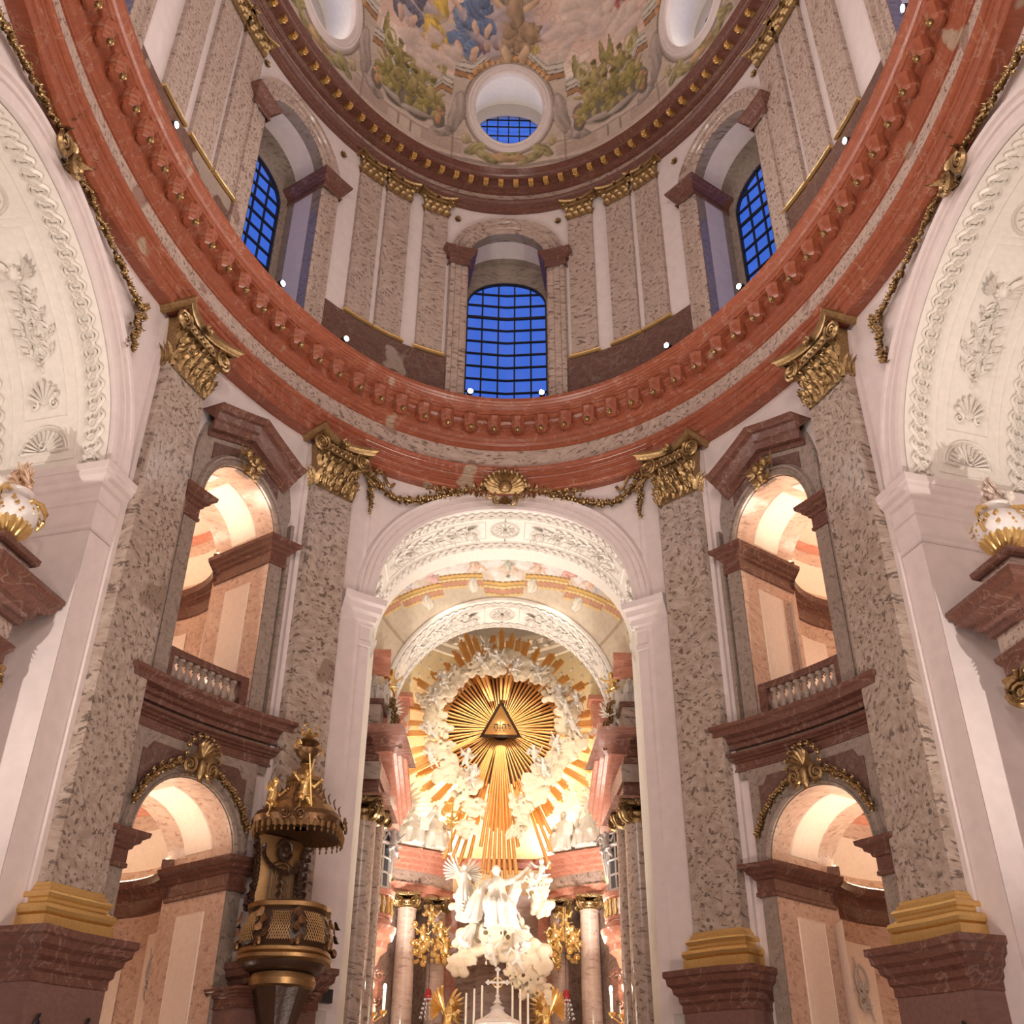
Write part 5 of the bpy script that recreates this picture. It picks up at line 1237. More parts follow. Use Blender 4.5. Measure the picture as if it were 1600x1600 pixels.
# ------------------------------------------------------------------ columns
def ionic(m, c, z, r, h):
    """Ionic capital with four corner volutes around the axis c at height z"""
    m.lathe([(r*.95, z), (r*1.0, z+.05*h), (r*.98, z+.2*h), (r*1.15, z+.35*h), (r*1.2, z+.5*h), (r*1.0, z+.6*h)], (c[0], c[1], 0), 20)
    for k in range(4):
        a = pi/4+k*pi/2; d = np.array([cos(a), sin(a), 0]); t_ = np.array([-sin(a), cos(a), 0]); p = np.array([c[0], c[1], z+.48*h])+d*r*1.25
        for e in (-1, 1):
            m.volute(p+t_*e*.16*r, .40*h, tuple(-d), (0, 0, 1), 2.1, .24, n=26)
        m.tube([p+t_*r*.2, p-t_*r*.2], .12*h, 6)
    for k in range(4):
        a = k*pi/2; d = np.array([cos(a), sin(a), 0]); p = np.array([c[0], c[1], z+.55*h])+d*r*1.1
        m.flower(p+d*.08+np.array([0, 0, .3*h]), .22*h, tuple(d), 6)
        for j in range(-2, 3): m.leaf(p+np.array([-sin(a), cos(a), 0])*j*.22*r-np.array([0, 0, .05*h]), (0, 0, -1), tuple(d), .4*h, .16*h, .5, 4)
    q = r*1.42; xs = np.linspace(-1, 1, 7); pts = []
    for k in range(4):
        a = k*pi/2
        for x in xs[:-1]: y = -1+.22*(1-x*x); pts.append([c[0]+q*(x*cos(a)-y*sin(a)), c[1]+q*(x*sin(a)+y*cos(a))])
    pts = np.array(pts)[::-1]
    m.band(pts, [(-.4*r, z+.82*h), (0, z+.82*h), (.05*r, z+.9*h), (.05*r, z+h), (-.6*r, z+h)], closed=True)
def column(label, x, y, r, z0, z1, mt, caph=.6, group='marble columns of the chancel'):
    t = thing('marble_column', label, 'column', (x, y, z0), group)
    m = M(); m.lathe([(r*1.35, z0), (r*1.35, z0+.2), (r*1.3, z0+.35), (r*1.12, z0+.42), (r*1.22, z0+.55), (r*1.0, z0+.66)], (x, y, 0), 24); m.build('base', GOLDB, t)
    q = np.linspace(0, 1, 8); m = M(); m.lathe([(r*(1.0-.13*t_**1.6), z0+.6+(z1-caph-z0-.6)*t_) for t_ in q]+[(r*.93, z1-caph-.02), (r*.93, z1-caph+.04)], (x, y, 0), 28); m.build('shaft', mt, t)
    m = M(); ionic(m, (x, y), z1-caph, r*.86, caph); m.build('capital', GOLD, t)
    return t
for sx, side in ((-1, 'left'), (1, 'right')):
    column('large grey-pink column nearest the nave, %s side of the chancel' % side, sx*4.82, 38.0, .50, 0, 14.0, COLM if False else PALE, .85)
    column('slimmer column behind the large one, %s side of the chancel' % side, sx*4.62, 39.5, .42, 0, 14.3, PALE, .8)
    column('outer veined column of the %s altar pair' % side, sx*3.72, 45.9, .44, 0, 12.7, COLM, .62)
    column('inner veined column of the %s altar pair' % side, sx*2.52, 46.7, .42, 0, 12.7, COLM, .62)
# entablatures of the high altar
ENT = [(-.4, 12.70), (0, 12.70), (0, 12.85), (.04, 12.87), (.04, 13.05), (.12, 13.15), (.02, 13.17)]
ENF = [(.02, 13.17), (.02, 13.67)]
ENC = [(.02, 13.67), (.12, 13.71), (.14, 13.85), (.24, 13.91), (.26, 14.05), (.42, 14.11), (.44, 14.29), (.52, 14.35), (.54, 14.47), (-.6, 14.50)]
for sx, side in ((-1, 'left'), (1, 'right')):
    t = thing('entablature', 'curved red marble entablature over the %s altar columns' % side, 'entablature', (sx*3.2, 46.4, 13.1), 'entablatures of the high altar')
    pth = line((-1.95, 47.35), (-2.9, 46.4), (-4.2, 45.6), (-5.0, 46.1), n=5); pth = np.array([[-sx*a, b] for a, b in pth]); pth = pth if sx < 0 else pth[::-1]
    for nm, pr_, mt in (('architrave', ENT, REDL), ('frieze', ENF, PALE), ('cornice', ENC, REDL)): m = M(); m.band(pth, pr_); m.build(nm, mt, t)
    m = M(); m.band(pth, [(-.9, 12.75), (-.02, 12.75), (-.02, 14.35), (-.9, 14.35)]); m.build('core', REDL, t)
m = M(); m.box((0, 48.1, 6.6), (4.4, .3, 13.2)); 
t = thing('altar_wall', 'tall veined marble panel behind the high altar with red side strips', 'panel', (0, 48, 0)); m.build('marble_panel', ALTM, t)
for s in (-1, 1): m = M(); m.box((s*1.95, 47.85, 6.6), (.5, .4, 13.2)); m.build('red_strip', REDL, t); m = M(); m.box((s*2.28, 47.8, 6.6), (.12, .36, 13.2)); m.build('white_strip', STUCCO, t)
m = M(); m.band(line((2.0, 47.7), (-2.0, 47.7), n=2), [(0, 14.2), (.1, 14.25), (.12, 14.5), (.3, 14.6), (0, 14.65)]); m.build('rear_cornice', REDL, t)

# ------------------------------------------------------------------ gloria
GC = np.array([0.02, 46.2, 20.0])
def G(p): p = np.asarray(p, float); return np.stack([GC[0]+p[:, 0], GC[1]-p[:, 2], GC[2]+p[:, 1]], 1)
sb = thing('sunburst', 'gilded sunburst of rays around a lettered triangle above the high altar', 'sunburst', tuple(GC))
def ray(a, r0, r1, w0, w1, dep, nm='ray'):
    d = np.array([cos(a), sin(a)]); n = np.array([-d[1], d[0]]); m = M(G)
    P = np.zeros((2, 3, 3))
    for i, (r, w_) in enumerate(((r0, w0), (r1, w1))):
        for j, (e, z) in enumerate(((-1, 0), (0, .07), (1, 0))): P[i, j, :2] = d*r+n*e*w_/2; P[i, j, 2] = dep+z
    m.grid(P); Q = P.copy(); Q[:, :, 2] = dep-.03; m.grid(Q)
    m.add(np.vstack([P[1], Q[1]]), [[[0, 1, 2], [3, 4, 5]], [[0, 3, 5, 2]]])
    for j in (0, 2): m.grid(np.stack([P[:, j], Q[:, j]], 1))
    return m.build(nm, GOLDR, sb, smooth=0)
r_ = random.Random(5)
m = M(G); m.lathe([(0, .0), (2.55, .0), (2.55, .04), (0, .04)], k=48); m.build('dark_ground', WOOD, sb)
for i in range(80):
    a = 2*pi*i/80; ray(a, .55, 2.75+.25*(i % 3), .03, .145, .10+.05*(i % 2))
for i in range(40):
    a = 2*pi*(i+.5)/40+r_.uniform(-.03, .03); R1 = (4.55 if abs(cos(a)) > .5 else 4.75)+r_.uniform(-.35, .25)
    for k in range(4):
        ray(a+(k-1.5)*.020, 2.5, R1-.16*abs(k-1.2)-r_.uniform(0, .2), .06, .12, .0+.02*k)
for a, r1 in ((1.93, 4.9), (1.86, 4.6), (2.02, 4.3), (3.66, 5.2), (3.62, 5.0), (1.57, 4.8), (1.46, 4.6), (1.38, 4.4)):
    for k in range(3): ray(a+(k-1)*.018, 1.2, r1-.15*abs(k-1), .05, .12, .55+.02*k)
for i in range(9):              # long shafts of light falling on the saint
    a = -pi/2+(i-4)*.036; ray(a, 1.0, 7.4-.09*(i-4)**2-(0 if i % 2 else .5), .06, .17, .62+.04*(i % 2))
for i in range(5): a = -pi/2-.42+i*.035; ray(a, 1.2, 4.4-.2*i, .05, .16, .5)
for i in range(4): a = -pi/2+.33+i*.05; ray(a, 2.5, 6.6-.7*i, .08, .18, .3)
for i in range(4): a = -pi/2-.38+i*.055; ray(a, 4.2, 6.3, .1, .18, .3)
m = M(G); m.V = []; tri = np.array([(-.72, -.50), (.72, -.50), (0, .86)])
P = np.array([[*p, .80] for p in tri]+[[*p, .66] for p in tri]); m.add(P, [[[0, 1, 2], [5, 4, 3]], [[0, 3, 4, 1], [1, 4, 5, 2], [2, 5, 3, 0]]]); m.build('triangle', GOLDR, sb, smooth=0)
m = M(G); tb = tri*1.30+np.array([0, .06]); P = np.array([[*p, .65] for p in tb]+[[*p, .60] for p in tb]); m.add(P, [[[0, 1, 2], [5, 4, 3]], [[0, 3, 4, 1], [1, 4, 5, 2], [2, 5, 3, 0]]]); m.build('dark_backing', WOOD, sb, smooth=0)
def stroke(m, x0, y0, x1, y1, w=.04): 
    m.box(((x0+x1)/2, (y0+y1)/2, .81), (max(abs(x1-x0), w), max(abs(y1-y0), w), .03))
for nm, segs in (('letter_he', [(-.30, -.06, -.12, -.06), (-.13, -.06, -.13, -.26), (-.29, -.13, -.29, -.26)]), ('letter_vav', [(-.03, -.06, -.03, -.28), (-.06, -.06, -.02, -.06)]), ('letter_he', [(.06, -.06, .22, -.06), (.21, -.06, .21, -.26), (.07, -.13, .07, -.26)]), ('letter_yod', [(.30, -.06, .36, -.06), (.35, -.06, .35, -.15)]),
                 ('vowel_points', [(-.22, -.36, -.20, -.36), (-.03, -.36, -.01, -.36), (-.03, .04, -.01, .04), (.12, -.36, .14, -.36), (.40, -.14, .42, -.14), (.40, -.24, .42, -.24)])):
    m = M(G)
    for s_ in segs: stroke(m, *s_)
    m.build(nm, WOOD, sb, smooth=0)
# clouds ringing it
spots = []
for i in range(17):
    a = radians(-62+i*19.2)
    if -2.0 < a < -1.2: continue
    spots.append((2.85*cos(a)+(.15 if cos(a) > 0 else -.1), 2.85*sin(a), 1.0))
spots += [(-1.5, -2.9, 1.0), (-1.1, -3.8, .95), (-2.4, -2.4, 1.0), (1.5, -3.0, 1.05), (.95, -3.9, 1.05), (2.2, -2.3, 1.1), (-.2, 3.0, .9), (.5, 3.15, .9), (-3.3, .9, .8), (3.4, -.9, 1.0), (2.7, -1.5, 1.1), (-1.3, -4.7, .8), (.7, -4.8, .7)]
where = ['right', 'upper right', 'top', 'upper left', 'left', 'lower left', 'bottom', 'lower right']
def dirword(u, v): return where[int(((math.atan2(v, u)+2*pi+pi/8) % (2*pi))/(pi/4)) % 8]
def clock(u, v):
    h = ((90-math.degrees(math.atan2(v, u))) % 360)/30; q = int(round(h*2)) % 24; hh = q//2 or 12
    wd = ['one', 'two', 'three', 'four', 'five', 'six', 'seven', 'eight', 'nine', 'ten', 'eleven', 'twelve'][hh-1]; return ('half past '+wd) if q % 2 else wd
def uniq(items):
    out = []; ks = [clock(u, v) for u, v, _ in items]
    for i, (u, v, _) in enumerate(items):
        same = sorted([j for j in range(len(items)) if ks[j] == ks[i]], key=lambda j: math.hypot(items[j][0], items[j][1]))
        out.append(ks[i]+('' if len(same) == 1 else (', nearest', ', farther', ', farthest', ', outermost')[same.index(i)]))
    return out
CU = uniq(spots)
for i, (u, v, k) in enumerate(spots):
    p = G([[u, v, .62+.18*r_.random()]])[0]; t = thing('stucco_cloud', 'cream stucco cloud on the rays, at %s around the triangle' % CU[i], 'cloud', tuple(p), 'stucco clouds of the sunburst')
    o = bpy.data.objects.new('cloud_body', CL[i % 4]); COL.objects.link(o); o.parent = t; o.rotation_euler = (0, r_.uniform(0, 6.28), 0); o.scale = (k*.72, k*.5, k*.68)
pts = [(-.1, 2.9, 0), (.6, 2.5, 1), (-.9, 2.75, 1), (1.6, 2.3, 0), (2.6, 1.2, 1), (2.9, .5, 0), (3.2, -.3, 1), (2.4, -1.1, 0), (1.5, -1.7, 1), (1.9, -2.3, 0), (-2.6, 1.8, 1), (-3.0, 1.0, 0), (-3.1, -.6, 1), (-1.5, -1.9, 0), (-1.2, -2.6, 1), (-3.0, -1.8, 0), (-.7, 3.5, 0), (3.4, .9, 1)]
PUQ = uniq(pts)
for i, (u, v, k) in enumerate(pts):
    p = G([[u, v, 1.15]])[0]; figure('putto%d' % k, 'putto', 'white winged putto among the clouds, around the triangle at %s' % PUQ[i], 'putto', tuple(p), 1.05, r_.uniform(-.6, .6), STONE, 'putti of the sunburst', True, (r_.uniform(-.3, .3), r_.uniform(-.5, .5)))
# figures on the entablature
for i, (x, y, k, rz, lb) in enumerate(((-3.75, 45.75, 'father0', .45, 'white seated bearded figure with a book, outer left on the altar entablature'), (-2.75, 46.5, 'father1', .3, 'white seated figure in a mitre, inner left on the altar entablature'), (3.8, 45.75, 'father1', -.45, 'white seated figure in a mitre, outer right on the altar entablature'), (2.8, 46.5, 'father0', -.3, 'white seated bearded figure with a book, inner right on the altar entablature'))):
    figure(k, 'statue', lb, 'statue', (x, y-.05, 14.5), 1.42, rz, STONE, 'seated statues over the altar columns')
figure('angel', 'statue', 'white angel standing behind the left altar statues', 'statue', (-4.5, 45.9, 14.5), 1.5, .5, STONE, None, True)
figure('angel', 'statue', 'white angel standing behind the right altar statues', 'statue', (4.5, 45.9, 14.5), 1.5, -.6, STONE, None, True)
cx_ = thing('processional_cross', 'gilded double cross held up left of the falling rays', 'cross', (-2.0, 45.6, 14.6))
m = M(); m.tube([(-2.0, 45.6, 14.4), (-2.0, 45.6, 16.9)], .05, 6)
for z, h in ((16.45, .3), (16.05, .42)): m.tube([(-2.0-h, 45.6, z), (-2.0+h, 45.6, z)], .05, 6); m.ell((-2.0-h, 45.6, z), .08, 8, 6); m.ell((-2.0+h, 45.6, z), .08, 8, 6)
m.build('cross_shaft', GOLDB, cx_); m = M()
for j in range(8): a = j*pi/4; m.leaf((-2.0, 45.55, 15.6), (cos(a), 0, sin(a)), (0, -1, 0), .4, .15, .3)
m.build('cross_leaves', GOLDB, cx_)
# the saint on his cloud
figure('saint', 'statue', 'large white statue of the saint rising on clouds, arm outstretched', 'statue', (-.1, 45.0, 11.3), 1.62, .12, STONE)
for i, (x, z, k, w_) in enumerate(((-.2, 10.7, 1.25, 'under the saint'), (.75, 10.9, 1.1, 'right below the saint'), (-.95, 10.9, 1.0, 'left below the saint'), (1.45, 10.2, 1.15, 'at the right, upper bulge'), (1.35, 9.6, 1.0, 'at the right, middle bulge'), (1.65, 9.1, .72, 'at the right, lower bulge'), (1.95, 8.7, .5, 'at the right, lowest tip'), (-1.35, 10.0, .8, 'lower left, alone'), (.55, 9.7, .6, 'below the putti'), (-1.35, 12.4, .9, 'left behind the saint'), (-1.5, 13.3, .75, 'upper left behind the saint'), (1.75, 12.4, .8, 'right behind the saint'), (1.6, 13.1, .6, 'upper right behind the saint'))):
    t = thing('stucco_cloud', 'pale stucco cloud of the altar group, %s' % w_, 'cloud', (x, 45.35+.05*i % .3, z), 'stucco clouds around the saint'); o = bpy.data.objects.new('cloud_body', CL[(i+1) % 4]); COL.objects.link(o); o.parent = t; o.rotation_euler = (0, i*1.3, 0); o.scale = (k*.85, k*.75, k*.8)
for x, z, k, s_, w_, rz in ((-1.45, 10.9, 'angel', .95, 'kneeling at the lower left of the saint', .7), (1.1, 10.75, 'angel', .95, 'under the right of the saint', -.9), (-1.45, 12.4, 'angel', .95, 'left of the saint holding a staff', .4)):
    figure(k, 'angel', 'white winged angel %s' % w_, 'angel', (x, 44.6 if z < 12 else 45.0, z-.4), s_, rz, STONE, None, True, (0, (-.9 if x > 0 else .6) if z < 12 else 0))
for x, z, k, w_ in ((-.35, 10.2, 0, 'left of two below the saint'), (.75, 9.95, 1, 'right of two below the saint'), (1.75, 13.2, 0, 'right of the saint’s hand'), (1.35, 12.7, 1, 'beside the right cloud')):
    figure('putto%d' % k, 'putto', 'white putto, %s' % w_, 'putto', (x, 44.5, z), 1.15, .3 if x < 0 else -.4, STONE, None, False)
#PART6
# ------------------------------------------------------------------ high altar table
ya = 44.0
t = thing('tabernacle', 'white and gold domed tabernacle on the high altar', 'tabernacle', (0, ya, 5.5))
m = M(); m.lathe([(0, 5.4), (1.0, 5.4), (1.0, 5.7), (.72, 5.8), (.72, 7.3), (.95, 7.42), (.95, 7.55), (.80, 7.6)], (0, ya, 0), 28); m.build('body', WHITE, t)
m = M(); m.lathe([(.85, 7.58), (.82, 7.7), (.55, 7.82), (.30, 7.98), (.22, 8.1), (.28, 8.16), (.12, 8.25), (.08, 8.4)], (0, ya, 0), 24); m.build('dome', WHITE, t)
m = M()
for j in range(18): a = j*pi/9; m.leaf((.92*cos(a), ya+.92*sin(a), 7.52), (0, 0, -1), (cos(a), sin(a), 0), .25, .2, .4, 4)
for j in range(12): a = j*pi/6; m.ell((.74*cos(a), ya+.74*sin(a), 7.68), (.09, .09, .07), 6, 5)
m.build('gilt_fringe', GOLDB, t)
t = thing('altar_cross', 'white and gilt crucifix on top of the tabernacle', 'cross', (0, ya, 8.3))
m = M(); m.tube([(0, ya, 8.35), (0, ya, 9.45)], .045, 6); m.tube([(-.34, ya, 9.05), (.34, ya, 9.05)], .045, 6)
for p in ((-.36, 9.05), (.36, 9.05), (0, 9.5)):
    for d in ((0, .05), (.06, 0), (-.06, 0), (0, -.05)): m.ell((p[0]+d[0], ya, p[1]+d[1]), .05, 7, 5)
m.lathe([(.2, 8.3), (.12, 8.38), (.05, 8.5), (.09, 8.56), (.04, 8.62)], (0, ya, 0), 12); m.build('cross', WHITE, t)
m = M(); a = np.linspace(0, 2*pi, 21)[:-1]; m.tube(np.stack([.17*np.cos(a), 0*a+ya, 9.05+.17*np.sin(a)], 1), .03, 5, True); m.build('halo', GOLDB, t)
m = M(); limb(m, [(0, ya-.07, 8.72), (0, ya-.08, 9.0)], [.035, .05]); m.ell((0, ya-.1, 9.1), .045, 8, 6); limb(m, [(-.25, ya-.06, 9.1), (0, ya-.08, 9.0), (.25, ya-.06, 9.1)], [.018, .03, .018]); m.build('corpus', STONE, t)
m = M(); m.lathe([(.02, 0), (.13, 0), (.12, .05), (.04, .12), (.07, .22), (.035, .32), (.035, .5), (.08, .55), (.08, .6), (.02, .6)], k=12); stick = m.build('candlestick', GOLDB, keep=True)
m = M(); m.lathe([(0, .6), (.042, .6), (.038, 2.0), (0, 2.02)], k=10); wax = m.build('wax', CAND, keep=True)
m = M(); m.ell((0, 0, 2.07), (.02, .02, .06), 6, 5); wick = m.build('wick', WOOD, keep=True)
for x, h, w_ in ((-1.17, 8.7, 'outermost left'), (-.87, 8.85, 'middle left'), (-.58, 8.97, 'inner left'), (.56, 8.97, 'inner right'), (.85, 8.85, 'middle right'), (1.14, 8.7, 'outermost right')):
    p = (x, ya-.1, h-2.05); t = thing('altar_candle', 'tall white altar candle, %s of the cross' % w_, 'candle', p, 'candles on the high altar')
    for nm, me in (('candlestick', stick), ('wax', wax), ('wick', wick)): inst(nm, me, t, p)
m = M(); m.box((0, ya+.2, 3.2), (6.4, 1.4, 6.4)); t = thing('altar_block', 'pale stone altar block under the tabernacle', 'altar', (0, ya, 0)); m.build('block', ALTM, t)
m = M(); m.box((0, ya+.15, 6.5), (5.6, 1.2, .14)); m.build('mensa', WHITE, t)
for x, rz, w_ in ((-1.85, .9, 'left'), (1.85, -.9, 'right')): figure('kneeling', 'altar_angel', 'gilded kneeling angel with raised wings, %s of the tabernacle' % w_, 'angel', (x, ya-.1, 7.0), 1.1, rz, GOLDB, 'gilded angels of the altar', True)
for sx, w_ in ((-1, 'left'), (1, 'right')):
    for j, (x, z, k) in enumerate(((2.05, 10.4, 0), (2.7, 11.6, 1), (3.0, 10.9, 0), (2.3, 11.0, 1))):
        figure('putto%d' % k, 'gilded_putto', 'gilded putto of the cluster on the %s altar columns, %s' % (w_, ('lowest', 'highest', 'outermost', 'innermost')[j]), 'putto', (sx*x, 45.6, z), 1.05, -.3*sx, GOLDB, None, True)
    t = thing('gilded_cloud', 'gilded cloud with flowers hung on the %s altar columns' % w_, 'ornament', (sx*2.6, 45.7, 10.8)); m = M()
    for j in range(40): m.ell((sx*2.6+r_.uniform(-.7, .6), 45.75+r_.uniform(-.1, .1), 10.7+r_.uniform(-.7, .7)), r_.uniform(.08, .2), 8, 6)
    for j in range(14): m.flower((sx*2.6+r_.uniform(-.8, .7), 45.6, 10.7+r_.uniform(-.8, .8)), .2, (0, -1, 0), 6)
    m.build('cloud', GOLDB, t)
    x, z = sx*2.65, 8.6; t = thing('sanctuary_lamp', 'hanging crystal lamp with red glass before the %s altar columns' % w_, 'lamp', (x, 45.0, z))
    m = M(); m.tube([(x, 45.0, z+.2), (x, 45.0, 12.3)], .012, 4); m.build('chain', IRON, t)
    m = M(); m.lathe([(.02, z-.1), (.14, z+.1), (.1, z+.32), (.02, z+.4)], (x, 45.0, 0), 10); m.build('red_glass', REDG, t)
    m = M()
    for j in range(10):
        a = j*pi/5
        for i in range(6): m.ell((x+(.10+.04*i)*cos(a), 45+(.10+.04*i)*sin(a), z+.15-.16*i), (.03, .03, .045), 6, 5)
    m.build('crystal_drops', CRYS, t)
# ------------------------------------------------------------------ chancel sides: entablature, statues, oratory
for sx, side in ((-1, 'left'), (1, 'right')):
    MX = lambda pts: np.array([[sx*a, b] for a, b in pts])
    def sw(m, pts, pr_, n=2): p = line(*[tuple(q) for q in MX(pts)], n=n); m.band(p if sx > 0 else p[::-1], pr_)
    t = thing('side_entablature', 'broken brown marble gable block over the %s chancel columns' % side, 'entablature', (sx*4.9, 38.7, 14.0), 'gable blocks of the chancel sides')
    base = [(5.7, 40.3), (4.15, 40.3), (4.28, 37.35), (5.7, 37.35)]
    m = M(); sw(m, base, [(-.3, 14.0), (0, 14.0), (0, 14.15), (.05, 14.2), (.05, 14.45), (.12, 14.55), (.02, 14.6)]); m.build('architrave', BROWN, t)
    m = M(); sw(m, base, [(.02, 14.6), (.02, 15.25)]); m.build('frieze', GREYB, t)
    m = M(); sw(m, base, [(.02, 15.25), (.12, 15.3), (.14, 15.55), (.3, 15.65), (.32, 15.95), (.44, 16.05), (.46, 16.3), (-.8, 16.35)]); m.build('cornice', BROWN, t)
    m = M()
    for q in range(1):
        P = np.zeros((2, 8, 3)); prof = [(0, 0), (.0, .25), (-.12, .3), (-.12, .5), (-.26, .56), (-.28, .8), (-.4, .86), (-.42, 1.05)]
        for i, (x, y, z) in enumerate(((4.05, 38.9, 16.6), (3.75, 41.6, 14.0))):
            for j, (dx, dz) in enumerate(prof): P[i, j] = (sx*(x+dx+.1), y, z+dz)
        m.grid(P); Q = P.copy(); Q[:, :, 0] += sx*1.2; m.grid(Q)
        for i in (0, 1): m.grid(np.stack([P[i], Q[i]], 0))
        m.grid(np.stack([P[:, 0], Q[:, 0]], 0)); m.grid(np.stack([P[:, -1], Q[:, -1]], 0))
    m.build('raking_cornice', REDL, t)
    t = thing('statue_pedestal', 'marble pedestal block above the %s side gable' % side, 'pedestal', (sx*5.0, 38.4, 16.35)); m = M(); m.box((sx*5.05, 38.4, 16.95), (1.15, 1.6, 1.2)); m.build('die', PALE, t); m = M(); m.box((sx*5.05, 38.4, 17.63), (1.35, 1.8, .18)); m.box((sx*5.05, 38.4, 16.42), (1.3, 1.75, .16)); m.build('cap', BROWN, t)
    figure('father0', 'statue', 'grey seated statue on the pedestal, %s chancel side' % side, 'statue', (sx*4.9, 38.2, 17.72), .95, -sx*.9, GSTONE)
    figure('angel', 'statue', 'gilt-edged white angel leaning at the %s pedestal' % side, 'statue', (sx*4.25, 39.0, 16.5), 1.0, -sx*1.1, STONE, None, True)
    figure('putto0', 'putto', 'golden putto high above the %s side gable' % side, 'putto', (sx*4.35, 39.2, 19.0), 1.2, -sx*.8, GOLDB, None, True)
    figure('putto1', 'putto', 'white putto over the %s canopy, arm raised' % side, 'putto', (sx*4.05, 41.6, 17.9), 1.1, -sx*.6, STONE, None, True)
    t = thing('gilded_drop', 'gilded leaf drop hanging below the %s angel' % side, 'ornament', (sx*4.2, 38.6, 17)); m = M()
    for j in range(40): m.flower((sx*(4.22-.01*j)+r_.uniform(-.12, .12), 38.7, 18.2-.048*j), .13, (0, -1, 0), 5)
    m.build('leaves', GOLD, t)
    # oratory box
    ox, oy = sx*4.85, 41.9
    A0, A1 = (pi*.98, pi*2.02) if sx > 0 else (pi*.98, pi*2.02)
    if sx > 0: A0, A1 = pi*.72, pi*1.62
    else: A0, A1 = pi*1.38, pi*2.28
    t = thing('oratory_balcony', 'round oratory box with lattice window, gilt balusters and red canopy, %s side' % side, 'balcony', (ox, oy, 9.4), 'oratory boxes of the chancel')
    def L(pr_, mt, nm, par=t, k=22): m = M(); m.lathe(pr_, (ox, oy, 0), k, A0, A1); return m.build(nm, mt, par)
    L([(.1, 9.0), (.45, 9.25), (.55, 9.55), (.78, 9.75), (.8, 10.0), (.95, 10.1), (1.05, 10.35), (1.08, 10.5), (.9, 10.52), (.86, 10.75), (0, 10.8)], REDL, 'moulded_foot')
    L([(.84, 10.78), (.9, 10.8), (.9, 10.92), (.8, 10.95)], REDL, 'plinth'); L([(.78, 11.55), (.94, 11.6), (.96, 11.78), (.8, 11.82), (.6, 11.82)], REDL, 'rail')
    m = M(); m.lathe([(.02, 0), (.07, 0), (.09, .14), (.045, .32), (.05, .38), (.085, .5), (.07, .58), (.02, .58)], k=9); bm = m.build('baluster', GOLDB, keep=True)
    for i in range(9): a = A0+(A1-A0)*(i+.5)/9; inst('baluster', bm, t, (ox+.84*cos(a), oy+.84*sin(a), 10.95))
    L([(.66, 11.8), (.66, 14.6)], DGLASS, 'pane')
    wf = M()
    for i in range(6): a = A0+(A1-A0)*i/5; wf.box((ox+.68*cos(a), oy+.68*sin(a), 13.2), (.06, .06, 2.8))
    for z in (11.9, 12.45, 13.0, 13.55, 14.0, 14.5):
        an = np.linspace(A0, A1, 16); wf.tube(np.stack([ox+.68*np.cos(an), oy+.68*np.sin(an), 0*an+z], 1), .045 if z != 13.55 else .08, 4)
    wf.build('window_lattice', WHITE, t)
    L([(.7, 14.9), (.85, 15.0), (.88, 15.25), (1.02, 15.35), (1.05, 15.6), (1.15, 15.7), (1.15, 15.85), (.8, 15.9)], REDL, 'canopy_cornice')
    L([(1.0, 15.85), (.92, 16.3), (.7, 16.8), (.42, 17.15), (.2, 17.3), (.25, 17.5), (0, 17.6)], DGOLD, 'canopy_dome', k=26)
    m = M()
    for i in range(12):
        a = A0+(A1-A0)*(i+.5)/12; m.leaf((ox+1.0*cos(a), oy+1.0*sin(a), 15.05), (0, 0, -1), (cos(a), sin(a), 0), .45, .26, .3, 5); m.flower((ox+.98*cos(a), oy+.98*sin(a), 16.0), .12, (cos(a), sin(a), 0), 6)
    m.build('tassels', INLAY, t)
    for dx, dy, z, k in ((-.15, -.75, 13.6, 'angel'), (-.75, -.2, 13.5, 'putto1')):
        figure(k, 'canopy_angel', 'grey %s under the %s oratory canopy' % ('angel with drapery' if k == 'angel' else 'putto holding drapery', side), 'angel', (ox+sx*dx, oy+dy, z), .85 if k == 'angel' else 1.2, -sx*.5, GSTONE, None, True)
    # drapery hanging at the canopy
    t2 = thing('drapery', 'grey stucco drapery caught up beside the %s oratory window' % side, 'drapery', (ox, oy, 14)); m = M()
    for e in (0, 1):
        a = A0+.25 if e else A1-.25; robe(m, [(ox+.8*cos(a), oy+.8*sin(a), 14.9), (ox+.95*cos(a), oy+.95*sin(a), 14.2), (ox+.85*cos(a+.1), oy+.85*sin(a+.1), 13.4), (ox+.85*cos(a), oy+.85*sin(a), 12.6)], [.3, .22, .16, .05], 20, .35, e+1)
    m.build('cloth', GSTONE, t2)
    # wall below: red door case with gilt panel
    t = thing('door_case', 'red marble door case with gilded panel below the %s oratory' % side, 'door case', (sx*4.6, 41.2, 0)); m = M(); m.box((sx*4.75, 41.4, 4.5), (.7, 1.5, 9.0)); m.build('frame', REDL, t)
    m = M(); m.box((sx*4.62, 40.62, 5.0), (.42, .06, 7.0)); m.build('gilt_panel', INLAY, t)
    m = M(); m.volute((sx*4.2, 40.8, 8.7), .28, (1, 0, 0), (0, 0, 1), 1.6, .3); m.volute((sx*4.25, 40.8, 7.9), .2, (-1, 0, 0), (0, 0, -1), 1.4, .3); m.leaf((sx*4.2, 40.75, 8.5), (0, 0, -1), (0, -1, 0), .8, .35, .4); m.build('bracket', BROWN, t)
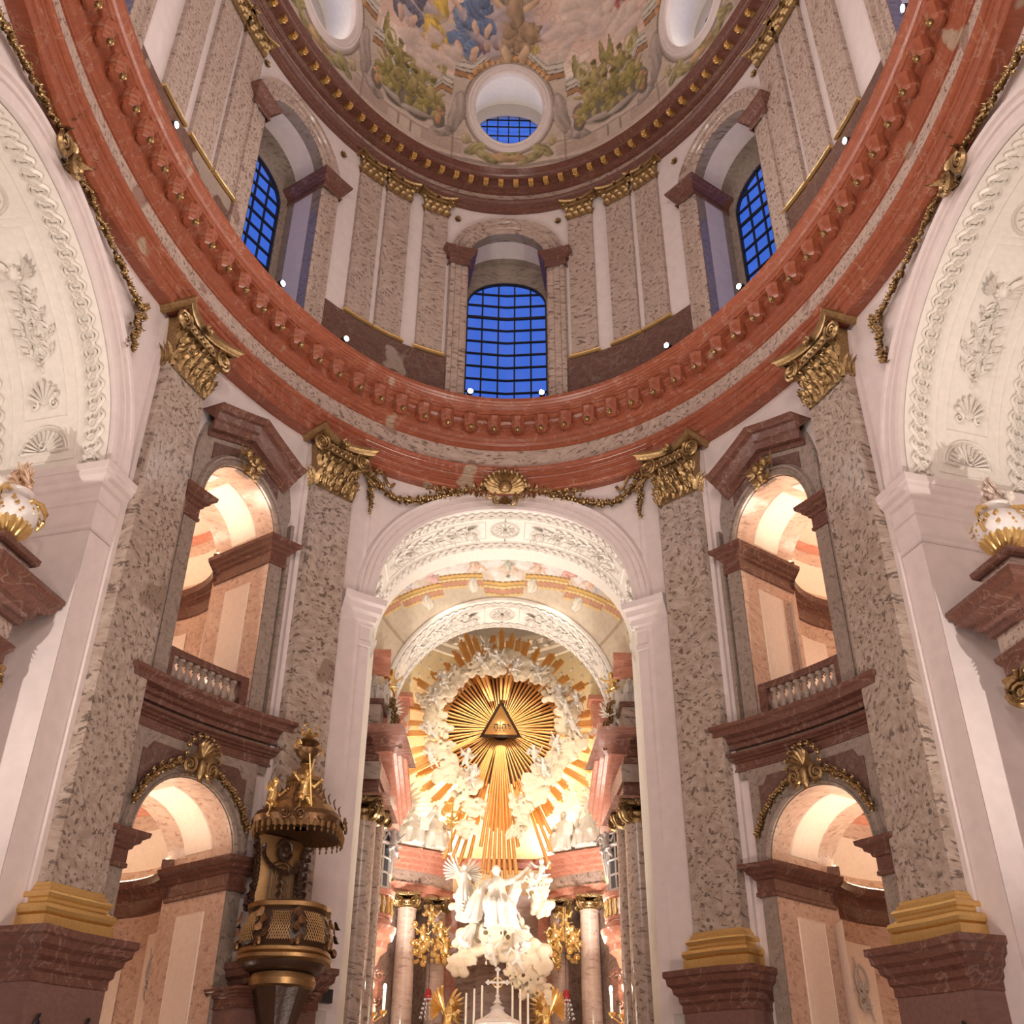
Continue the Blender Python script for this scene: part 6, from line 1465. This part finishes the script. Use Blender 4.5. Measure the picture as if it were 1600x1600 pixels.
    for j, (x, y, z) in enumerate(((4.62, 38.9+1.2, 8.35), (4.3, 41.0, 8.3), (4.0, 41.3, 8.4))):
        p = (sx*x, y, z); t = thing('candle_sconce', 'lit white candle sconce, %s chancel side, %s' % (side, ('nearest the nave', 'middle one', 'farthest one')[j]), 'sconce', p, 'lit sconces of the chancel')
        m = M(); m.tube([(p[0], y, z-.75), (p[0], y, z-.12)], .05, 8); m.build('candle_tube', CAND, t)
        m = M(); m.ell((p[0], y, z), (.055, .055, .12), 10, 8); m.build('bulb', FLAME, t)
        m = M(); m.lathe([(.02, z-.95), (.12, z-.85), (.14, z-.76), (.03, z-.74)], (p[0], y, 0), 10); m.tube([(p[0], y, z-.9), (p[0]+sx*.3, y+.1, z-1.1), (p[0]+sx*.5, y+.2, z-.9)], .025, 6); m.build('arm', GOLDB, t)
        light('POINT', 'bulb_light', (p[0]-sx*.15, y-.15, z+.05), 90*LP, (1, .86, .66), .06)
#PART7
# ------------------------------------------------------------------ pulpit
fL = mirror(Wb, -1); pc = at(fL, 7.75, 0, 1.7); fa = facing(pc); PX, PY = pc[0], pc[1]
def PU(p):                      # local pulpit frame: x along the wall, y out into the nave
    p = np.asarray(p, float); c, s_ = cos(fa), sin(fa); return np.stack([PX+p[:, 0]*c-p[:, 1]*s_, PY+p[:, 0]*s_+p[:, 1]*c, p[:, 2]], 1)
t = thing('pulpit', 'dark walnut and gilt pulpit with basket and carved back panel, before the left pilaster', 'pulpit', (PX, PY, 5))
def LU(pr_, mt, nm, k=32, wob=None, par=t): m = M(PU); m.lathe(pr_, (0, 0, 0), k, wob=wob); return m.build(nm, mt, par)
LU([(.05, 3.6), (.28, 3.9), (.32, 5.0), (.42, 5.5), (.62, 6.1), (.7, 6.3)], WOOD, 'corbel', wob=(.06, 8))
LU([(.66, 6.28), (.80, 6.34), (.84, 6.48), (.78, 6.62), (.66, 6.66)], INLAY, 'gilt_roll')
LU([(.6, 6.64), (.9, 6.7), (1.0, 6.78), (1.04, 6.86)], WOOD, 'foot'); LU([(1.0, 6.85), (1.2, 6.9), (1.22, 6.98), (1.12, 7.02), (1.18, 7.06), (1.18, 7.14), (1.08, 7.2)], INLAY, 'lower_rim', wob=(.04, 4))
b = LU([(1.08, 7.18), (1.2, 7.3), (1.16, 7.6), (1.02, 7.9), (.96, 8.1)], WOOD, 'basket', wob=(.05, 4))
LU([(.94, 8.08), (1.08, 8.12), (1.1, 8.22), (.98, 8.28), (.6, 8.28)], INLAY, 'upper_rim', wob=(.04, 4))
m = M(PU)
for k in range(8):              # gilt trellis fields and carved strips
    a0 = k*pi/4
    for i in range(-5, 6):
        for e in (-1, 1):
            q = np.linspace(0, 1, 5); z = 7.28+.72*q; rr = np.interp(z, [7.18, 7.3, 7.6, 7.9, 8.1], [1.1, 1.22, 1.19, 1.05, .99]); a = a0+.055*i+e*.28*(q-.5)
            ok = np.abs(a-a0) < .27
            if ok.sum() > 1: rr = rr*(1+.05*np.cos(4*a)); m.tube(np.stack([rr*np.cos(a), rr*np.sin(a), z], 1)[ok], .012, 4)
m.build('trellis', INLAY, b)
for k in range(8):
    m = M(PU); a = k*pi/4+pi/8; d = (cos(a), sin(a), 0)
    for j in range(5): rr = 1.16 if j > 2 else 1.22; m.leaf((rr*cos(a), rr*sin(a), 8.05-.17*j), (sin(a)*.5*(-1)**j, -cos(a)*.5*(-1)**j, -1), d, .34, .2, .5)
    m.ell((1.24*cos(a), 1.24*sin(a), 7.25), (.09, .09, .12), 8, 6)
    m.build('carved_strip', DGOLD, b)
bp = M(PU); P = np.zeros((12, 9, 3))
for i, z in enumerate(np.linspace(8.2, 10.2, 12)):
    tt = (z-8.2)/2.0; hw = .78-.20*sin(tt*pi)**.8+.1*tt
    for j, x in enumerate(np.linspace(-1, 1, 9)): P[i, j] = (x*hw, -.62+.30*x*x*-.6, z)
bp.grid(P); bk = bp.build('back_panel', INLAY, t)
m = M(PU)
def bz(x, z, dy=0.05): return (x, -.60-.18*(x/.7)**2+dy, z)
for xx in (.20, .34): 
    for e in (-1, 1): m.tube([bz(e*xx, z) for z in np.linspace(8.25, 9.3+.1*(xx < .3), 8)], .022, 5)
for xx in (.20, .34): m.tube([bz(xx*cos(a), 9.32+xx*.7*sin(a)) for a in np.linspace(0, pi, 12)], .022, 5)
for j in range(8): m.leaf(bz(0, 9.2-.1*j), (.5*(-1)**j, -1, 0) if False else (.5*(-1)**j, 0, -1), (0, 1, 0), .2, .1, .4)
m.tube([bz(.22*cos(a), 9.85+.27*sin(a), .08) for a in np.linspace(0, 2*pi, 19)[:-1]], .045, 5, True); m.ell(bz(0, 9.85, .06), (.19, .03, .24), 12, 8)
m.ell(bz(0, 9.9, .11), (.07, .05, .09), 8, 6); m.ell(bz(0, 9.74, .09), (.12, .05, .09), 8, 6)
for j in range(13): a = pi+(j)*pi/12; m.leaf(bz(.55*cos(a), 9.75+.42*sin(a), .06), (cos(a+1.2), 0, sin(a+1.2)), (0, 1, 0), .26, .14, .4)
m.build('carved_ornament', WOOD, bk)
for e in (-1, 1):
    m = M(PU)
    for j in range(15): z = 8.25+.125*j; x = e*(.80-.17*sin((z-8.2)/2*pi)+.05); m.leaf((x, -.72, z), (e*.7, .2, (-1)**j*.8), (0, 1, 0), .3, .2, .6); m.ell((x, -.74, z), (.10, .08, .1), 8, 6)
    m.volute((e*.9, -.6, 8.42), .16, (e, 0, 0), (0, 0, 1), 1.8, .3)
    m.build('carved_edge', WOOD, bk)
t = thing('pulpit_canopy', 'dark and gilt pulpit canopy with scrolled tasselled rim and urn finial', 'canopy', (PX, PY, 10.2))
LU([(.2, 10.32), (.85, 10.28), (1.16, 10.12), (1.18, 10.22), (1.22, 10.3), (1.26, 10.42), (1.2, 10.55), (1.05, 10.6)], DGOLD, 'rim', wob=(.07, 4))
hd = LU([(1.1, 10.55), (1.0, 10.75), (.78, 10.95), (.56, 11.15), (.44, 11.4), (.40, 11.55)], INLAY, 'hood', wob=(.08, 4))
for k in range(8):
    m = M(PU); a = k*pi/4; d = (cos(a), sin(a), .3)
    for j, (z, rr) in enumerate(((10.65, 1.08), (10.85, .93), (11.0, .77), (11.15, .62))): m.leaf((rr*cos(a), rr*sin(a), z), (-cos(a)*.6, -sin(a)*.6, 1), d, .34, .2, .5)
    for e in (-1, 1): m.volute((1.24*cos(a+e*.16), 1.24*sin(a+e*.16), 10.38), .16, (-sin(a)*e, cos(a)*e, 0), (0, 0, 1), 1.8, .26)
    m.build('scroll', DGOLD, hd)
m = M(PU)
for k in range(44): a = k*2*pi/44; rr = 1.22*(1+.07*cos(4*a)); m.ell((rr*cos(a), rr*sin(a), 10.16), (.055, .055, .11), 6, 5); m.ell((rr*cos(a), rr*sin(a), 10.0), (.03, .03, .06), 6, 4)
m.build('tassels', INLAY, t); m = M(PU)
for k in range(30): a = k*2*pi/30; m.ell((.47*cos(a), .47*sin(a), 11.42), (.035, .035, .09), 6, 4)
m.build('bead_fringe', INLAY, t)
LU([(.38, 11.5), (.50, 11.55), (.50, 11.66), (.42, 11.72), (.34, 11.85), (.16, 11.98), (.12, 12.06), (.2, 12.1)], INLAY, 'crown')
LU([(.06, 12.08), (.18, 12.16), (.14, 12.24), (.30, 12.36), (.36, 12.5), (.22, 12.6), (.18, 12.68), (.3, 12.74), (.26, 12.8), (0, 12.82)], DGOLD, 'urn')
m = M(PU)
for e in (-1, 1): m.volute((e*.38, 0, 12.6), .16, (e, 0, 0), (0, 0, 1), 1.6, .24)
for j in range(9): a = j*2.4; m.leaf((.05*cos(a), .05*sin(a), 12.8), (.5*cos(a), .5*sin(a), 1), (cos(a), sin(a), 0), .42-.02*j, .13, .6); m.flower((.2*cos(a), .2*sin(a), 12.95+.03*j), .10, (cos(a), sin(a), .5), 5)
m.build('flower_finial', GOLDB, t)
for u, v, z, k, w_ in ((.55, .85, 10.95, 0, 'nearer one with crossed staffs'), (1.15, .25, 10.75, 1, 'outer one reaching out')):
    p = PU(np.array([[u, v, z]]))[0]; figure('putto%d' % k, 'gilded_putto', 'gilded putto sitting on the pulpit canopy, %s' % w_, 'putto', tuple(p), 1.15, fa+pi+(.3 if k else -.2), GOLDB)
p = PU(np.array([[.55, 1.0, 11.2]]))[0]; t = thing('crossed_staffs', 'slender gilded cross staffs held by the putto on the pulpit canopy', 'staff', tuple(p)); m = M(PU)
m.tube([(.42, 1.05, 10.6), (.62, 1.0, 12.0)], .022, 5); m.tube([(.72, 1.05, 10.7), (.44, 1.0, 11.9)], .022, 5); m.tube([(.5, 1.0, 11.75), (.7, 1.0, 11.7)], .02, 5); m.build('staffs', GOLDB, t)
for (cx, z0) in ((7.45, 6.1),):
    m = M(fL); m.slab(np.linspace(6.3, 8.6, 4), 4.6, 6.3, 0, 1.0); t2 = thing('pulpit_bracket', 'plum marble wall block carrying the pulpit', 'bracket', at(fL, cx, z0, .5)); m.build('block', SOCLE, t2); m = M(plan(fL)); m.band(line((6.3, 0), (6.3, 1.0), (8.6, 1.0), (8.6, 0), n=2), scaled(IMP, .7, .6, 6.0)); m.build('moulding', BROWN, t2)

# ------------------------------------------------------------------ side altars in the big arches: entablature corner with flaming urn
for sx, side in ((-1, 'left'), (1, 'right')):
    g = mirror(Win, sx); pg = plan(g); uc, wc = 17.15, -1.25
    t = thing('side_altar_corner', 'projecting red-brown marble cornice block on a column in the %s side arch' % side, 'altar corner', at(g, uc, 0, wc), 'side altar corners')
    def ring(u, w_, hu, hw_, pr_, mt, nm):
        m = M(pg); m.band(np.array([[u-hu, w_-hw_], [u-hu, w_+hw_], [u+hu, w_+hw_], [u+hu, w_-hw_]]), pr_, closed=True); m.build(nm, mt, t)
    ring(uc, wc, .55, .45, [(-.3, 14.05), (0, 14.05), (0, 14.62), (.10, 14.66), (.12, 14.76), (-.5, 14.78)], PALE, 'die')
    ring(uc, wc, .60, .50, [(-.3, 14.6), (.04, 14.6), (.10, 14.66), (.12, 14.8), (-.6, 14.8)], BROWN, 'die_cap')
    ring(uc, wc, .62, .52, [(-.3, 13.0), (.04, 13.05), (.06, 13.2), (.22, 13.28), (.25, 13.42), (.52, 13.55), (.55, 13.72), (.63, 13.8), (.63, 13.92), (.2, 14.05), (-.4, 14.1)], BROWN, 'cornice')
    ring(uc, wc, .55, .45, [(0, 12.55), (0, 13.1)], PALE, 'frieze'); ring(uc, wc, .5, .42, [(-.3, 12.05), (.06, 12.05), (.06, 12.25), (.16, 12.4), (.18, 12.52), (.02, 12.58)], BROWN, 'architrave')
    p = at(g, uc, 0, wc); m = M(); ionic(m, p, 11.2, .42, .85); m.build('capital', GOLD, t)
    q = np.linspace(0, 1, 7); m = M(); m.lathe([(.5*(1.0-.12*x**1.5), 1.0+10.3*x) for x in q], (p[0], p[1], 0), 28); m.build('column', PALE, t)
    t = thing('flaming_urn', 'white urn with gilt foliage and flames on the %s side altar' % side, 'urn', (p[0], p[1], 14.8), 'flaming urns')
    LV = lambda pr_, mt, nm, k=32, wob=None: (lambda m: (m.lathe(pr_, (p[0], p[1], 0), k, wob=wob), m.build(nm, mt, t)))(M())
    LV([(.34, 14.8), (.34, 14.9), (.22, 15.02), (.24, 15.08)], WHITE, 'foot'); LV([(.24, 15.05), (.34, 15.14), (.50, 15.34), (.56, 15.48)], GOLDB, 'gadroon', 60, (.05, 20))
    LV([(.53, 15.44), (.62, 15.62), (.64, 15.82), (.56, 16.02), (.36, 16.16), (.24, 16.2)], WHITE, 'bowl'); LV([(.22, 16.18), (.30, 16.24), (.42, 16.34), (.40, 16.4), (.26, 16.42), (.1, 16.5)], WHITE, 'lid')
    m = M()
    for j in range(26): a = j*2*pi/26+.2*sin(j*3); z = 16.02-.12*(j % 3); m.leaf((p[0]+.60*cos(a), p[1]+.60*sin(a), z), (.3*sin(j), .3*cos(j), -1), (cos(a), sin(a), 0), .26, .12, .4); m.ell((p[0]+.62*cos(a), p[1]+.62*sin(a), z-.08), .045, 6, 5)
    for k in range(3):
        a = k*2*pi/3+.5+(pi if sx > 0 else 0); d = np.array([cos(a), sin(a), 0]); e = np.array([p[0], p[1], 0])
        m.tube([e+d*.34+[0, 0, 16.3], e+d*.62+[0, 0, 16.22], e+d*.76+[0, 0, 16.0], e+d*.74+[0, 0, 15.75], e+d*.64+[0, 0, 15.5]], [.06, .07, .07, .06, .04], 7)
    m.build('gilt_foliage', GOLDB, t)
    m = M()
    for j in range(22):
        a = j*2.4; r0 = .24*math.sqrt((j+1)/22); h = .95-.5*(j/22); q = np.linspace(0, 1, 7)
        m.tube(np.stack([p[0]+r0*np.cos(a)*(1-.3*q)+.09*np.sin(q*7+j), p[1]+r0*np.sin(a)*(1-.3*q)+.09*np.cos(q*6+j), 16.42+h*q], 1), .09*(1-q*.85), 6)
    m.build('flames', mat('urn_flame_%s' % side, (.62, .50, .42) if sx > 0 else (.66, .45, .30), .45, .3), t)
    m = M(); head(m, (p[0]-sx*.30*0+.30*(1 if sx < 0 else -1)*-1, p[1]-.30, 16.55), .14, (-.3, -1, .1)); m.build('cherub_head', STONE, t)
# loudspeaker and small fittings
p = at(Win, -5.42, 6.55, .42); t = thing('loudspeaker', 'small flat black loudspeaker on the white strip right of the pulpit', 'loudspeaker', p); m = M(Win); m.box((-5.42, 6.55, .42), (.52, .34, .22)); m.build('cabinet', BLACK, t); m = M(Win); m.tube([(-5.35, 6.5, .06), (-5.35, 6.5, .32)], .03, 6); m.build('bracket', IRON, t)
for s_ in (-1, 1):
    t = thing('wall_socle', 'plain grey stone socle at the foot of the white strip, %s of the chancel arch' % ('left' if s_ < 0 else 'right'), 'socle', at(Win, s_*5.45, 0, 0)); m = M(Win); m.box((s_*5.45, 3.1, .1), (.62, 6.2, .2)); m.build('block', GSTONE, t)
#END
